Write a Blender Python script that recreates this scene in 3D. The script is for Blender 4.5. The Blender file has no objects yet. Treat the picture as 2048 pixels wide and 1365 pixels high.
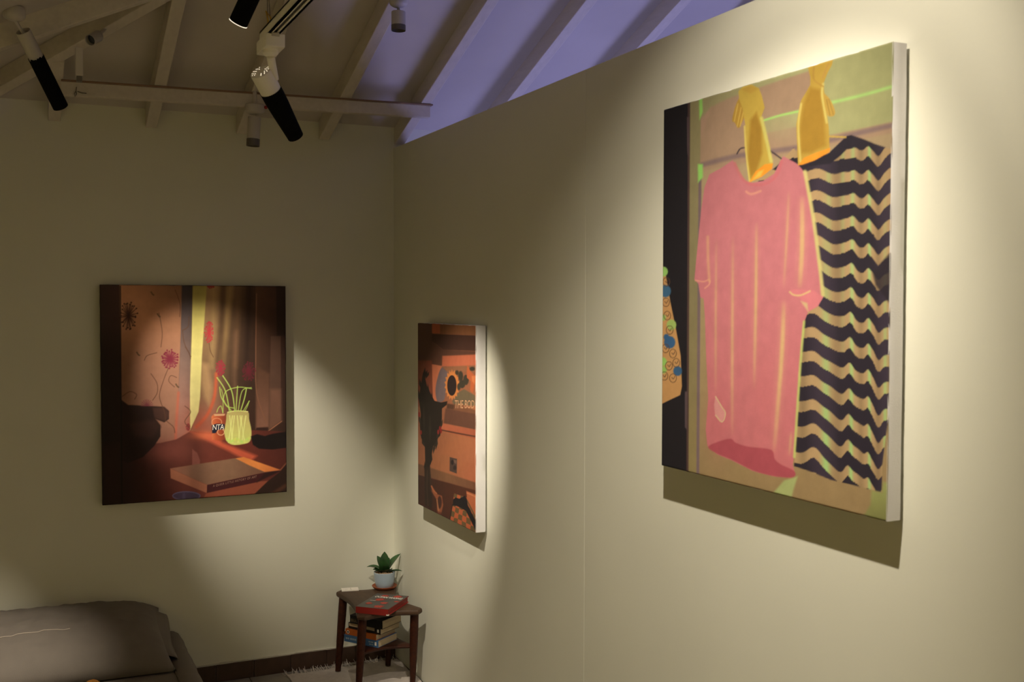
import bpy, bmesh, math, random
import numpy as np
from mathutils import Vector, Matrix
random.seed(7); np.random.seed(7)
scn = bpy.context.scene
COL = scn.collection

# ------------------------------------------------------------------ camera
W, H, F = 2048.0, 1365.0, 2120.1
YAW, PIT, ROL = math.radians(25.108), math.radians(-1.988), math.radians(0.084)
CAM = np.array([-1.7743, -5.2271, 1.8390])
_f = np.array([math.sin(YAW)*math.cos(PIT), math.cos(YAW)*math.cos(PIT), math.sin(PIT)])
_r = np.array([math.cos(YAW), -math.sin(YAW), 0.0]); _u = np.cross(_r, _f)
_c, _s = math.cos(ROL), math.sin(ROL)
_r, _u = _c*_r+_s*_u, -_s*_r+_c*_u
cd = bpy.data.cameras.new('camera'); cam = bpy.data.objects.new('camera', cd); COL.objects.link(cam)
cd.sensor_width = 36.0; cd.lens = F/W*36.0; cd.clip_start = 0.05; cd.clip_end = 100
m = Matrix.Identity(4)
for i in range(3):
    m[i][0] = _r[i]; m[i][1] = _u[i]; m[i][2] = -_f[i]; m[i][3] = CAM[i]
cam.matrix_world = m
cd.dof.use_dof = True; cd.dof.focus_distance = 4.8; cd.dof.aperture_fstop = 6.3
scn.camera = cam

# ------------------------------------------------------------------ world, exposure
wd = bpy.data.worlds.new('world'); scn.world = wd; wd.use_nodes = True
bg = wd.node_tree.nodes['Background']; bg.inputs[0].default_value = (0.42, 0.42, 1.0, 1); bg.inputs[1].default_value = 7.6
vs = scn.view_settings
scn.display_settings.display_device = 'sRGB'
vs.view_transform = 'Standard'; vs.look = 'None'; vs.gamma = 1.0; vs.use_curve_mapping = False
vs.exposure = 0.0
try:
    scn.cycles.use_denoising = True
    scn.cycles.max_bounces = 6; scn.cycles.diffuse_bounces = 5
    scn.cycles.use_adaptive_sampling = True; scn.cycles.adaptive_threshold = 0.02
    scn.cycles.sample_clamp_indirect = 4.0
except Exception:
    pass
WARM = (1.0, 0.88, 0.70)
# energies of the lamps (each lamp's light is made in its builder below)
E_BIG, E_BIG2, E_MID, E_BACK, E_BED, E_FILL = 62.0, 245.0, 190.0, 205.0, 340.0, 92.0
WARMER = (1.0, 0.76, 0.31)

# photo pixel -> point on a plane of the place
def ray(x, y): return _f+_r*(x-W/2)/F+_u*(H/2-y)/F
def onx(x, y, X): d = ray(x, y); return CAM+d*(X-CAM[0])/d[0]
def ony(x, y, Y): d = ray(x, y); return CAM+d*(Y-CAM[1])/d[1]
def onz(x, y, Z): d = ray(x, y); return CAM+d*(Z-CAM[2])/d[2]
def at(x, y, k): return CAM+ray(x, y)*k

# ------------------------------------------------------------------ materials
def lin(c):
    c = np.asarray(c, float)/255.0
    return np.where(c <= 0.04045, c/12.92, ((c+0.055)/1.055)**2.4)
MATS = {}
def mat(name, col, rough=0.6, noise=0.0, scale=8.0, bump=0.0, bscale=60.0, metal=0.0, emit=None, estr=0.0, col2=None, stretch=None, coat=0.0, spec=0.5, sss=0.0):
    if name in MATS: return MATS[name]
    mt = bpy.data.materials.new(name); mt.use_nodes = True
    nt = mt.node_tree; b = nt.nodes['Principled BSDF']
    b.inputs['Base Color'].default_value = (*col, 1); b.inputs['Roughness'].default_value = rough
    b.inputs['Metallic'].default_value = metal
    b.inputs['Specular IOR Level'].default_value = spec
    b.inputs['Coat Weight'].default_value = coat
    tc = nt.nodes.new('ShaderNodeTexCoord'); mp = nt.nodes.new('ShaderNodeMapping')
    nt.links.new(tc.outputs['Object'], mp.inputs['Vector'])
    if stretch: mp.inputs['Scale'].default_value = stretch
    if noise or col2:
        n = nt.nodes.new('ShaderNodeTexNoise'); n.inputs['Scale'].default_value = scale; n.inputs['Detail'].default_value = 5
        nt.links.new(mp.outputs[0], n.inputs['Vector'])
        mx = nt.nodes.new('ShaderNodeMix'); mx.data_type = 'RGBA'
        c2 = col2 if col2 else tuple(max(0, c*(1-noise)) for c in col)
        mx.inputs[6].default_value = (*col, 1); mx.inputs[7].default_value = (*c2, 1)
        rp = nt.nodes.new('ShaderNodeMapRange'); rp.inputs[1].default_value = 0.3; rp.inputs[2].default_value = 0.7
        nt.links.new(n.outputs['Fac'], rp.inputs[0]); nt.links.new(rp.outputs[0], mx.inputs[0])
        nt.links.new(mx.outputs[2], b.inputs['Base Color'])
    if bump:
        n2 = nt.nodes.new('ShaderNodeTexNoise'); n2.inputs['Scale'].default_value = bscale; n2.inputs['Detail'].default_value = 4
        nt.links.new(mp.outputs[0], n2.inputs['Vector'])
        bp = nt.nodes.new('ShaderNodeBump'); bp.inputs['Strength'].default_value = bump; bp.inputs['Distance'].default_value = 0.004
        nt.links.new(n2.outputs['Fac'], bp.inputs['Height']); nt.links.new(bp.outputs[0], b.inputs['Normal'])
    if emit:
        b.inputs['Emission Color'].default_value = (*emit, 1); b.inputs['Emission Strength'].default_value = estr
    MATS[name] = mt; return mt
M_WALL = mat('wall_paint', (0.70, 0.70, 0.60), 0.75, noise=0.03, scale=3, bump=0.05, bscale=90)
M_CEIL = mat('ceiling_paint', (0.56, 0.52, 0.48), 0.8, noise=0.10, scale=2.5, bump=0.05, bscale=40)
M_RAFT = mat('rafter_paint', (0.62, 0.57, 0.50), 0.7, noise=0.10, scale=9, stretch=(6, 1, 6), bump=0.08, bscale=30)
M_FARW = mat('dark_timber_wall', (0.10, 0.085, 0.07), 0.8, noise=0.3, scale=6)
M_STRIP = mat('bare_wood', (0.26, 0.16, 0.10), 0.7, noise=0.3, scale=12)
M_FLOOR = mat('floor_grout', (0.16, 0.13, 0.10), 0.9, noise=0.3, scale=30)
M_TILE = mat('floor_tile', (0.34, 0.31, 0.27), 0.45, noise=0.35, scale=9, bump=0.1, bscale=30)
M_SKIRT = mat('skirting_tile', (0.075, 0.040, 0.026), 0.35, noise=0.45, scale=11, bump=0.1, bscale=25)
M_CAULK = mat('skirting_paint_line', (0.60, 0.58, 0.50), 0.7, noise=0.2, scale=20)
M_WHITE = mat('white_lamp_metal', (0.84, 0.82, 0.76), 0.4, noise=0.04, scale=8)
M_WHITE2 = mat('white_pot_metal', (0.50, 0.47, 0.44), 0.45, noise=0.04, scale=8)
M_BLACK = mat('black_foil', (0.004, 0.004, 0.004), 0.9, spec=.08, noise=0.3, scale=30, bump=0.15, bscale=40)
M_GREYEND = mat('grey_lamp_end', (0.12, 0.11, 0.10), 0.4, noise=0.1)
M_DARK = mat('dark_slot', (0.012, 0.012, 0.012), 0.5, noise=0.1)
M_LENS = mat('lamp_lens', (0.02, 0.025, 0.05), 0.08, noise=0.1, coat=1.0)
M_GLOW = mat('lit_lens', (1, 0.9, 0.7), 0.4, noise=0.01, emit=(1.0, 0.85, 0.6), estr=14.0)
M_VENT = mat('lit_vent', (1, 0.9, 0.7), 0.4, noise=0.01, emit=(1.0, 0.86, 0.66), estr=1.6)
for _m in (M_GLOW, M_VENT):
    try: _m.cycles.emission_sampling = 'NONE'
    except Exception: pass
M_RED = mat('red_plastic', (0.35, 0.02, 0.01), 0.4, noise=0.1)
M_YELLOW = mat('yellow_tie', (0.50, 0.30, 0.02), 0.5, noise=0.1)
M_WIRE = mat('steel_wire', (0.15, 0.13, 0.11), 0.4, metal=0.6, noise=0.1)
M_CANV = mat('primed_canvas', (0.74, 0.73, 0.74), 0.8, noise=0.05, scale=12, bump=0.25, bscale=500)
M_CANVD = mat('painted_canvas_edge', (0.035, 0.018, 0.012), 0.7, noise=0.4, scale=6, bump=0.2, bscale=500)
M_WOOD = mat('dark_stained_wood', (0.052, 0.013, 0.005), 0.5, spec=.22, col2=(0.026, 0.007, 0.003), scale=14, stretch=(7, 1, 7), bump=0.05, bscale=60)
M_WOODTOP = mat('worn_seat_wood', (0.070, 0.039, 0.022), 0.5, spec=.3, col2=(0.050, 0.026, 0.015), scale=9, stretch=(6, 1, 6), bump=0.05, bscale=60)
M_SHEET = mat('grey_bed_linen', (0.150, 0.130, 0.112), 0.85, noise=0.08, scale=14, bump=0.15, bscale=350)
M_SEAM = mat('pillow_seam', (0.36, 0.31, 0.26), 0.8, noise=0.05)
M_RUG = mat('cotton_rug', (0.58, 0.52, 0.48), 0.95, noise=0.12, scale=40, bump=0.5, bscale=240)
M_TERRA = mat('terracotta', (0.30, 0.075, 0.022), 0.45, noise=0.2, scale=25)
M_POT = mat('blue_grey_glaze', (0.36, 0.45, 0.55), 0.35, noise=0.08, scale=20, coat=0.3)
M_LEAF = mat('succulent_leaf', (0.012, 0.042, 0.014), 0.35, col2=(0.030, 0.085, 0.022), scale=18, bump=0.08, bscale=40)
M_SOIL = mat('potting_soil', (0.05, 0.03, 0.02), 0.95, noise=0.4, scale=60)
M_PEB = mat('pale_pebble', (0.42, 0.30, 0.18), 0.6, col2=(0.20, 0.11, 0.06), scale=45)
M_PAGE = mat('book_pages', (0.52, 0.42, 0.28), 0.9, noise=0.2, scale=4, stretch=(1, 1, 90))
M_REDPG = mat('red_page_edges', (0.24, 0.012, 0.008), 0.55, noise=0.15, scale=5, stretch=(1, 1, 60))
M_JACKET = mat('charcoal_jacket', (0.050, 0.048, 0.046), 0.4, noise=0.15, scale=30)
M_REDINK = mat('red_print', (0.42, 0.035, 0.02), 0.5, noise=0.2, scale=60)
M_INK = mat('white_print', (0.75, 0.72, 0.66), 0.5, noise=0.03)
M_BLKBK = mat('black_cover', (0.012, 0.011, 0.011), 0.4, noise=0.2)
M_ORGBK = mat('orange_cover', (0.46, 0.11, 0.015), 0.5, noise=0.1)
M_BLUBK = mat('blue_cover', (0.06, 0.15, 0.32), 0.45, noise=0.1)
M_CARD = mat('white_card', (0.66, 0.62, 0.56), 0.5, noise=0.03)
M_CARDL = mat('grey_print', (0.40, 0.38, 0.35), 0.6, noise=0.03)
M_KNIT = mat('navy_yarn', (0.012, 0.022, 0.034), 0.9, col2=(0.10, 0.11, 0.10), scale=50)
M_POM = mat('ochre_yarn', (0.38, 0.15, 0.015), 0.9, noise=0.2, scale=60, bump=0.5, bscale=300)

# ------------------------------------------------------------------ mesh helpers
class MB:
    def __init__(s): s.v = []; s.f = []
    def add(s, v, f):
        o = len(s.v); s.v += [tuple(map(float, p)) for p in v]; s.f += [tuple(i+o for i in q) for q in f]; return s
    def box(s, c, d, R=None):
        c = np.asarray(c, float); d = np.asarray(d, float)/2
        v = []
        for x in (-1, 1):
            for y in (-1, 1):
                for z in (-1, 1):
                    p = np.array([x, y, z])*d
                    if R is not None: p = R@p
                    v.append(c+p)
        return s.add(v, [(0, 1, 3, 2), (4, 6, 7, 5), (0, 4, 5, 1), (2, 3, 7, 6), (0, 2, 6, 4), (1, 5, 7, 3)])
    def lo_hi(s, a, b):
        a = np.asarray(a, float); b = np.asarray(b, float); return s.box((a+b)/2, np.abs(b-a))
    def prism(s, poly, ext, frame=None):
        # poly: list of 3d points (planar), ext: 3d vector
        n = len(poly); p = [np.asarray(q, float) for q in poly]; e = np.asarray(ext, float)
        return s.add(p+[q+e for q in p], [tuple(range(n))[::-1], tuple(range(n, 2*n))]+[(i, (i+1) % n, n+(i+1) % n, n+i) for i in range(n)])
    def lathe(s, prof, n=28, origin=(0, 0, 0), axis=(0, 0, 1), close=False):
        o = np.asarray(origin, float); a = np.asarray(axis, float); a = a/np.linalg.norm(a)
        t = np.array([1.0, 0, 0]) if abs(a[0]) < 0.9 else np.array([0, 1.0, 0])
        x = np.cross(t, a); x /= np.linalg.norm(x); y = np.cross(a, x)
        v = []; f = []
        for r, z in prof:
            for i in range(n):
                th = 2*math.pi*i/n; v.append(o+a*z+(x*math.cos(th)+y*math.sin(th))*r)
        k = len(prof)
        for j in range(k-1):
            for i in range(n): f.append((j*n+i, j*n+(i+1) % n, (j+1)*n+(i+1) % n, (j+1)*n+i))
        if close:
            f.append(tuple(range(n))[::-1]); f.append(tuple(range((k-1)*n, k*n)))
        return s.add(v, f)
    def tube(s, path, r, n=8):
        P = [np.asarray(p, float) for p in path]; rr = r if hasattr(r, '__len__') else [r]*len(P)
        v = []; f = []; px = None
        for i, p in enumerate(P):
            d = P[min(i+1, len(P)-1)]-P[max(i-1, 0)]; d = d/(np.linalg.norm(d)+1e-12)
            if px is None:
                t = np.array([0, 0, 1.0]) if abs(d[2]) < 0.9 else np.array([1.0, 0, 0])
                px = np.cross(t, d)
            px = px-d*(px@d); px /= np.linalg.norm(px); py = np.cross(d, px)
            for k in range(n):
                th = 2*math.pi*k/n; v.append(p+(px*math.cos(th)+py*math.sin(th))*rr[i])
        for i in range(len(P)-1):
            for k in range(n): f.append((i*n+k, i*n+(k+1) % n, (i+1)*n+(k+1) % n, (i+1)*n+k))
        f.append(tuple(range(n))[::-1]); f.append(tuple(range((len(P)-1)*n, len(P)*n)))
        return s.add(v, f)
    def sphere(s, c, r, n=10, m=6, sc=(1, 1, 1)):
        prof = [(max(1e-4, math.sin(math.pi*j/m))*r, -math.cos(math.pi*j/m)*r) for j in range(m+1)]
        o = len(s.v); s.lathe(prof, n, (0, 0, 0), (0, 0, 1), True)
        for i in range(o, len(s.v)):
            p = s.v[i]; s.v[i] = (c[0]+p[0]*sc[0], c[1]+p[1]*sc[1], c[2]+p[2]*sc[2])
        return s
    def build(s, name, material, parent=None, smooth=False, bevel=0.0, origin=None):
        o = np.array(origin if origin is not None else (parent['_o'] if parent is not None and '_o' in parent else (0, 0, 0)), float)
        me = bpy.data.meshes.new(name)
        me.from_pydata([tuple(np.asarray(p)-o) for p in s.v], [], s.f); me.update()
        bm = bmesh.new(); bm.from_mesh(me); bmesh.ops.recalc_face_normals(bm, faces=bm.faces)
        if bevel:
            bmesh.ops.bevel(bm, geom=[e for e in bm.edges if len(e.link_faces) == 2 and e.calc_face_angle(0) > 0.6], offset=bevel, segments=2, affect='EDGES', profile=0.5)
        bm.to_mesh(me); bm.free()
        ob = bpy.data.objects.new(name, me); COL.objects.link(ob)
        me.materials.append(material)
        if smooth:
            for p in me.polygons: p.use_smooth = True
            try: me.set_sharp_from_angle(angle=math.radians(40))
            except Exception: pass
        ORIG[ob.name] = o
        if parent is not None: ob.parent = parent
        else: ob.location = tuple(o)
        if parent is not None and '_o' in parent: ob['_o'] = list(o)
        elif origin is not None: ob['_o'] = list(o)
        return ob
ORIG = {}
def thing(name, label, cat, loc, group=None):
    e = bpy.data.objects.new(name, None); COL.objects.link(e); e.location = tuple(map(float, loc)); e.empty_display_size = 0.05
    e['label'] = label; e['category'] = cat; e['_o'] = [float(x) for x in loc]
    if group: e['group'] = group
    return e
def tag(o, label, cat, group=None):
    o['label'] = label; o['category'] = cat
    if group: o['group'] = group
    return o
def struct(o): o['kind'] = 'structure'; return o
def unit(v): v = np.asarray(v, float); return v/np.linalg.norm(v)
def text_points(txt, bold=0.0, shear=0.0, spacing=1.0):
    """built-in font -> (verts in em units with x from 0..1 over the line and y from 0..1 over cap height, faces)"""
    cu = bpy.data.curves.new('t', 'FONT'); cu.body = txt; cu.size = 1.0; cu.shear = shear; cu.space_character = spacing; cu.resolution_u = 3; cu.offset = bold
    ob = bpy.data.objects.new('t', cu); me = bpy.data.meshes.new_from_object(ob)
    v = np.array([list(p.co) for p in me.vertices]); f = [tuple(p.vertices) for p in me.polygons]
    bpy.data.objects.remove(ob); bpy.data.curves.remove(cu); bpy.data.meshes.remove(me)
    v[:, 0] -= v[:, 0].min(); v[:, 0] /= v[:, 0].max(); v[:, 1] -= v[:, 1].min(); v[:, 1] /= v[:, 1].max()
    return v, f
def text_quad(txt, a, b, d, parent, material, name='lettering', **kw):
    """lettering on a flat parallelogram: a = baseline start, b = baseline end, d = cap-height vector"""
    v, f = text_points(txt, **kw); a, b, d = (np.asarray(q, float) for q in (a, b, d))
    return MB().add([a+(b-a)*p[0]+d*p[1] for p in v], f).build(name, material, parent)

# ------------------------------------------------------------------ the shell of the room
KB, KL = 0.365, 0.4644                    # slopes of the back and the left roof side
ZR = 2.660                                # rafter underside at the back wall
CT = 0.087                                # ceiling boards above the rafter underside
XL, XR, YF, RIDGE = -2.9, 2.5, -7.28, -3.64
HA = np.array([-1.8195, -0.2071, 0.0]); HSL = -1.273
def zback(y): return ZR-KB*y
def zleft(x): return zback(HA[1])+KL*(x-HA[0])
HA[2] = zback(HA[1])
def hip_y(x): return HA[1]+HSL*(x-HA[0])
xh0 = HA[0]-HA[1]/HSL                     # hip meets the back wall
xh1 = HA[0]+(RIDGE-HA[1])/HSL             # hip meets the ridge

struct(MB().lo_hi((XL-.1, YF-.1, -0.12), (XR+.1, 0.12, -0.004)).build('floor', M_FLOOR))
floor = bpy.data.objects['floor']
HW = 2.6406
wb = MB(); zt = zback(0)+CT+.01
wb.prism([(XL-.1, 0, -.0), (XR, 0, 0), (XR, 0, zt), (xh0, 0, zt), (XL-.1, 0, zleft(XL-.1)+CT+.01)], (0, .12, 0))
struct(wb.build('wall_back', M_WALL))
# partition on the right, made of two boards with a hairline joint
ys = onx(1170, 700, 0)[1]
wr = MB(); wr.lo_hi((0, ys+.0002, 0), (.10, -.0005, HW)); wr.lo_hi((0.0005, YF, 0), (.10, ys-.0002, HW))
struct(wr.build('wall_right', M_WALL))
wl = MB(); wl.lo_hi((XL-.1, YF, 0), (XL, 0, zleft(XL)+CT)); struct(wl.build('wall_left', M_WALL))
wf = MB(); zt = zback(0)+CT+.01
wf.prism([(XL-.1, YF, -.0), (XR, YF, 0), (XR, YF, zt), (xh0, YF, zt), (XL-.1, YF, zleft(XL-.1)+CT+.01)], (0, -.12, 0))
struct(wf.build('wall_front', M_WALL))
# far wall of the room behind the partition, with its window opening
wy0, wy1, wz0, wz1 = -4.2, -0.35, 0.12, 1.45
zf_ = lambda y: zback(y if y > RIDGE else 2*RIDGE-y)+CT
wq = MB(); T = (.12, 0, 0)
wq.prism([(XR, YF, 0), (XR, 0.1, 0), (XR, 0.1, wz0), (XR, YF, wz0)], T)
wq.prism([(XR, YF, wz0), (XR, wy0, wz0), (XR, wy0, wz1), (XR, YF, wz1)], T)
wq.prism([(XR, wy1, wz0), (XR, 0.1, wz0), (XR, 0.1, wz1), (XR, wy1, wz1)], T)
wq.prism([(XR, YF, wz1), (XR, 0.1, wz1), (XR, 0.1, zf_(0)), (XR, RIDGE, zf_(RIDGE)+.02), (XR, YF, zf_(0))], T)
struct(wq.build('wall_far', M_FARW))
win = MB()
for y in np.linspace(wy0+.03, wy1-.03, 5): win.lo_hi((XR+.03, y-.025, wz0), (XR+.08, y+.025, wz1))
for z in (wz0+.025, wz1-.025): win.lo_hi((XR+.03, wy0, z-.025), (XR+.08, wy1, z+.025))
struct(win.build('window_1', M_RAFT))
pd = bpy.data.lights.new('window_daylight', 'AREA'); pd.shape = 'RECTANGLE'; pd.size = wy1-wy0; pd.size_y = wz1-wz0
po = bpy.data.objects.new('window_daylight', pd); COL.objects.link(po); po.location = (XR+.13, (wy0+wy1)/2, (wz0+wz1)/2)
po.rotation_euler = (math.radians(90), 0, math.radians(90)); pd.cycles.is_portal = True

# ceiling boards and timbers
ce = MB(); up = (0, 0, .03); c = CT
zr = zback(RIDGE)+c
ce.prism([(xh0, 0.1, zback(0.1)+c), (XR+.1, 0.1, zback(0.1)+c), (XR+.1, RIDGE, zr), (xh1, RIDGE, zr)], up)
YM = 2*RIDGE
ce.prism([(xh0, YM-.1, zback(0.1)+c), (xh1, RIDGE, zr), (XR+.1, RIDGE, zr), (XR+.1, YM-.1, zback(0.1)+c)], up)
ce.prism([(XL-.1, .1, zleft(XL-.1)+c), (xh0, .1, zleft(xh0)+c), (xh1, RIDGE, zr), (xh0, YM-.1, zleft(xh0)+c), (XL-.1, YM-.1, zleft(XL-.1)+c)], up)
ceil = struct(ce.build('ceiling', M_CEIL))
RW = .052
def beam(name, a, b, w, h, mt=M_RAFT):
    """timber whose underside centre line runs a..b, vertical height h"""
    a = np.asarray(a, float); b = np.asarray(b, float); d = b-a; s = unit(np.array([-d[1], d[0], 0]))*w/2; u = np.array([0, 0, h])
    mb = MB(); mb.add([a-s, a+s, a+s+u, a-s+u, b-s, b+s, b+s+u, b-s+u], [(0, 1, 2, 3), (4, 7, 6, 5), (0, 4, 5, 1), (1, 5, 6, 2), (2, 6, 7, 3), (3, 7, 4, 0)])
    return mb.build(name, mt, ceil, bevel=.003)
xs = [-1.603, -1.187, -.771, -.364, .030]+[.030+.42*i for i in range(1, 9)]
for x in xs:
    ye = max(hip_y(x)+.02, RIDGE) if x < xh1 else RIDGE
    beam('rafter', (x, -.001, zback(0)), (x, ye, zback(ye)), RW, CT+.004)
hb = np.array([xh1-.02, RIDGE+.02, zback(RIDGE)])
beam('hip_rafter', HA+(HA-hb)*.05, hb, .060, CT+.004)
for y in (-1.014, -2.69, -3.11, -3.53):
    x = HA[0]+(y-HA[1])/HSL-.02
    beam('jack_rafter', (XL, y, zleft(XL)), (x, y, zleft(x)), RW, CT+.004)
p0, p1 = np.array([-1.586, -.344, 2.785]), np.array([.054, -.397, 2.805])
off = np.array([0, 0, -.066])
beam('purlin', p0+off+(0, .018, 0), p1+off+(0, .018, 0), .036, .058)
beam('purlin_strip', p0+(0, .016, -.0085), p1+(0.012, .016, -.0085), .044, .008, M_STRIP)

# floor tiles in view, skirting of dark tiles along the back wall
tm = MB().lo_hi((-.119, -.119, -.004), (.119, .119, 0)).build('tile', M_TILE, floor, bevel=.002)
k = 0
for i in range(6):
    for j in range(3):
        o = tm if k == 0 else bpy.data.objects.new('tile', tm.data)
        if k: COL.objects.link(o); o.parent = floor
        o.location = (-1.36+.242*i, -.13-.242*j, 0.0); k += 1
bb = MB(); bb.lo_hi((XL, -.004, 0), (0, 0, .086)); base = struct(bb.build('baseboard_back', M_CAULK))
sk = MB().lo_hi((-.0905, -.014, .001), (.0905, -.004, .084)).build('skirting_tile', M_SKIRT, base, bevel=.0015)
k = 0
for i in range(15):
    o = sk if k == 0 else bpy.data.objects.new('skirting_tile', sk.data)
    if k: COL.objects.link(o); o.parent = base
    o.location = (-.093-.1825*i, 0, random.uniform(-.0015, .0015)); k += 1
pl = MB()   # uneven paint line on top of the skirting
x = XL
while x < -.01:
    l = random.uniform(.03, .12); pl.lo_hi((x, -.0062-random.uniform(0, .004), .083), (min(x+l, -.002), 0, .0865+random.uniform(0, .004))); x += l
pl.build('paint_line', M_CAULK, base)
# ------------------------------------------------------------------ the three paintings
def homography(src, dst):
    A = []; b = []
    for (x, y), (u, v) in zip(src, dst):
        A.append([x, y, 1, 0, 0, 0, -u*x, -u*y]); b.append(u)
        A.append([0, 0, 0, x, y, 1, -v*x, -v*y]); b.append(v)
    h = np.linalg.solve(np.array(A, float), np.array(b, float)); return np.append(h, 1).reshape(3, 3)
def hmap(Hm, p):
    p = np.atleast_2d(np.asarray(p, float)); q = np.c_[p, np.ones(len(p))]@Hm.T; return q[:, :2]/q[:, 2:]
def spline(pts, n=6, closed=True):
    P = np.asarray(pts, float); out = []; m_ = len(P)
    rng = range(m_) if closed else range(m_-1)
    for i in rng:
        a, b, c_, d = (P[(i-1) % m_], P[i], P[(i+1) % m_], P[(i+2) % m_]) if closed else (P[max(i-1, 0)], P[i], P[i+1], P[min(i+2, m_-1)])
        for t in np.linspace(0, 1, n, endpoint=False):
            out.append(.5*((2*b)+(c_-a)*t+(2*a-5*b+4*c_-d)*t*t+(3*b-a-3*c_+d)*t**3))
    if not closed: out.append(P[-1])
    return np.array(out)
class Paint:
    """a canvas: paint laid on in sketch coordinates, kept as colour on the canvas points"""
    def __init__(s, nu, nv, corners):          # corners TL, TR, BR, BL in sketch units
        s.nu, s.nv = nu, nv
        s.H = homography([(0, 1), (1, 1), (1, 0), (0, 0)], corners); s.Hi = np.linalg.inv(s.H)
        uu, vv = np.meshgrid(np.linspace(0, 1, nu+1), np.linspace(0, 1, nv+1)); s.uv = np.c_[uu.ravel(), vv.ravel()]
        q = hmap(s.H, s.uv); s.X, s.Y = q[:, 0].copy(), q[:, 1].copy(); s.c = np.zeros((len(q), 3))
    def _col(s, c_, idx):
        if callable(c_): return c_(s.X[idx], s.Y[idx])
        if isinstance(c_, dict):               # linear gradient between points
            a, b = np.array(c_['a'], float), np.array(c_['b'], float); d = b-a
            t = np.clip(((s.X[idx]-a[0])*d[0]+(s.Y[idx]-a[1])*d[1])/(d@d), 0, 1)
            cs = np.array(c_['c'], float); n = len(cs)-1; k_ = np.clip((t*n).astype(int), 0, n-1); fr = (t*n-k_)[:, None]
            return cs[k_]*(1-fr)+cs[k_+1]*fr
        return np.broadcast_to(np.array(c_, float), (len(idx), 3))
    def _mix(s, idx, a, c_):
        s.c[idx] += (s._col(c_, idx)-s.c[idx])*a[:, None]
    def fill(s, c_): s._mix(np.arange(len(s.X)), np.ones(len(s.X)), c_)
    def poly(s, pts, c_, soft=2.0, alpha=1.0, smooth=False, n=5):
        P = spline(pts, n) if smooth else np.asarray(pts, float)
        lo, hi = P.min(0)-soft*2, P.max(0)+soft*2
        idx = np.nonzero((s.X > lo[0]) & (s.X < hi[0]) & (s.Y > lo[1]) & (s.Y < hi[1]))[0]
        if not len(idx): return
        x, y = s.X[idx], s.Y[idx]; d2 = np.full(len(idx), 1e18); ins = np.zeros(len(idx), bool)
        for i in range(len(P)):
            a, b = P[i], P[(i+1) % len(P)]; e = b-a; L2 = e@e
            if L2 < 1e-9: continue
            t = np.clip(((x-a[0])*e[0]+(y-a[1])*e[1])/L2, 0, 1)
            d2 = np.minimum(d2, (x-a[0]-t*e[0])**2+(y-a[1]-t*e[1])**2)
            if a[1] != b[1]:
                ins ^= ((a[1] > y) != (b[1] > y)) & (x < (b[0]-a[0])*(y-a[1])/(b[1]-a[1])+a[0])
        sd = np.where(ins, -1, 1)*np.sqrt(d2)
        s._mix(idx, np.clip(.5-sd/(2*soft), 0, 1)*alpha, c_)
    def stroke(s, pts, w, c_, soft=2.0, alpha=1.0, smooth=True, taper=False, fade=False):
        P = spline(pts, 6, False) if smooth and len(pts) > 2 else np.asarray(pts, float)
        lo, hi = P.min(0)-w-soft*2, P.max(0)+w+soft*2
        idx = np.nonzero((s.X > lo[0]) & (s.X < hi[0]) & (s.Y > lo[1]) & (s.Y < hi[1]))[0]
        if not len(idx): return
        x, y = s.X[idx], s.Y[idx]; best = np.full(len(idx), 1e9); n = len(P)-1; tt = np.zeros(len(idx))
        for i in range(n):
            a, b = P[i], P[i+1]; e = b-a; L2 = e@e
            if L2 < 1e-9: continue
            t = np.clip(((x-a[0])*e[0]+(y-a[1])*e[1])/L2, 0, 1)
            d = np.sqrt((x-a[0]-t*e[0])**2+(y-a[1]-t*e[1])**2)
            ww = w/2*(1-(i+t)/n*.9) if taper else w/2
            tt = np.where(d-ww < best, (i+t)/n, tt); best = np.minimum(best, d-ww)
        a_ = np.clip(.5-best/(2*soft), 0, 1)*alpha
        if fade: a_ = a_*np.clip(4*tt*(1-tt), 0, 1)
        s._mix(idx, a_, c_)
    def ell(s, c0, rx, ry, c_, soft=2.0, alpha=1.0, n=24, ring=None):
        P = [(c0[0]+rx*math.cos(2*math.pi*i/n), c0[1]+ry*math.sin(2*math.pi*i/n)) for i in range(n+1)]
        if ring: s.stroke(P, ring, c_, soft, alpha, smooth=False)
        else: s.poly(P[:-1], c_, soft, alpha)
    def strengthen(s, f):                      # light correction put into the paint colour, evening out lamp falloff
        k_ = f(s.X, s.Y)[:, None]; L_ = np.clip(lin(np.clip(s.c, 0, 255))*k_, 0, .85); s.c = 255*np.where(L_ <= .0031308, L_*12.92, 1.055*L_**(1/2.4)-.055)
    def glow(s, c0, rx, ry, c_, alpha=1.0):
        d = ((s.X-c0[0])/rx)**2+((s.Y-c0[1])/ry)**2; idx = np.nonzero(d < 6)[0]
        s._mix(idx, np.exp(-d[idx])*alpha, c_)
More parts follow.
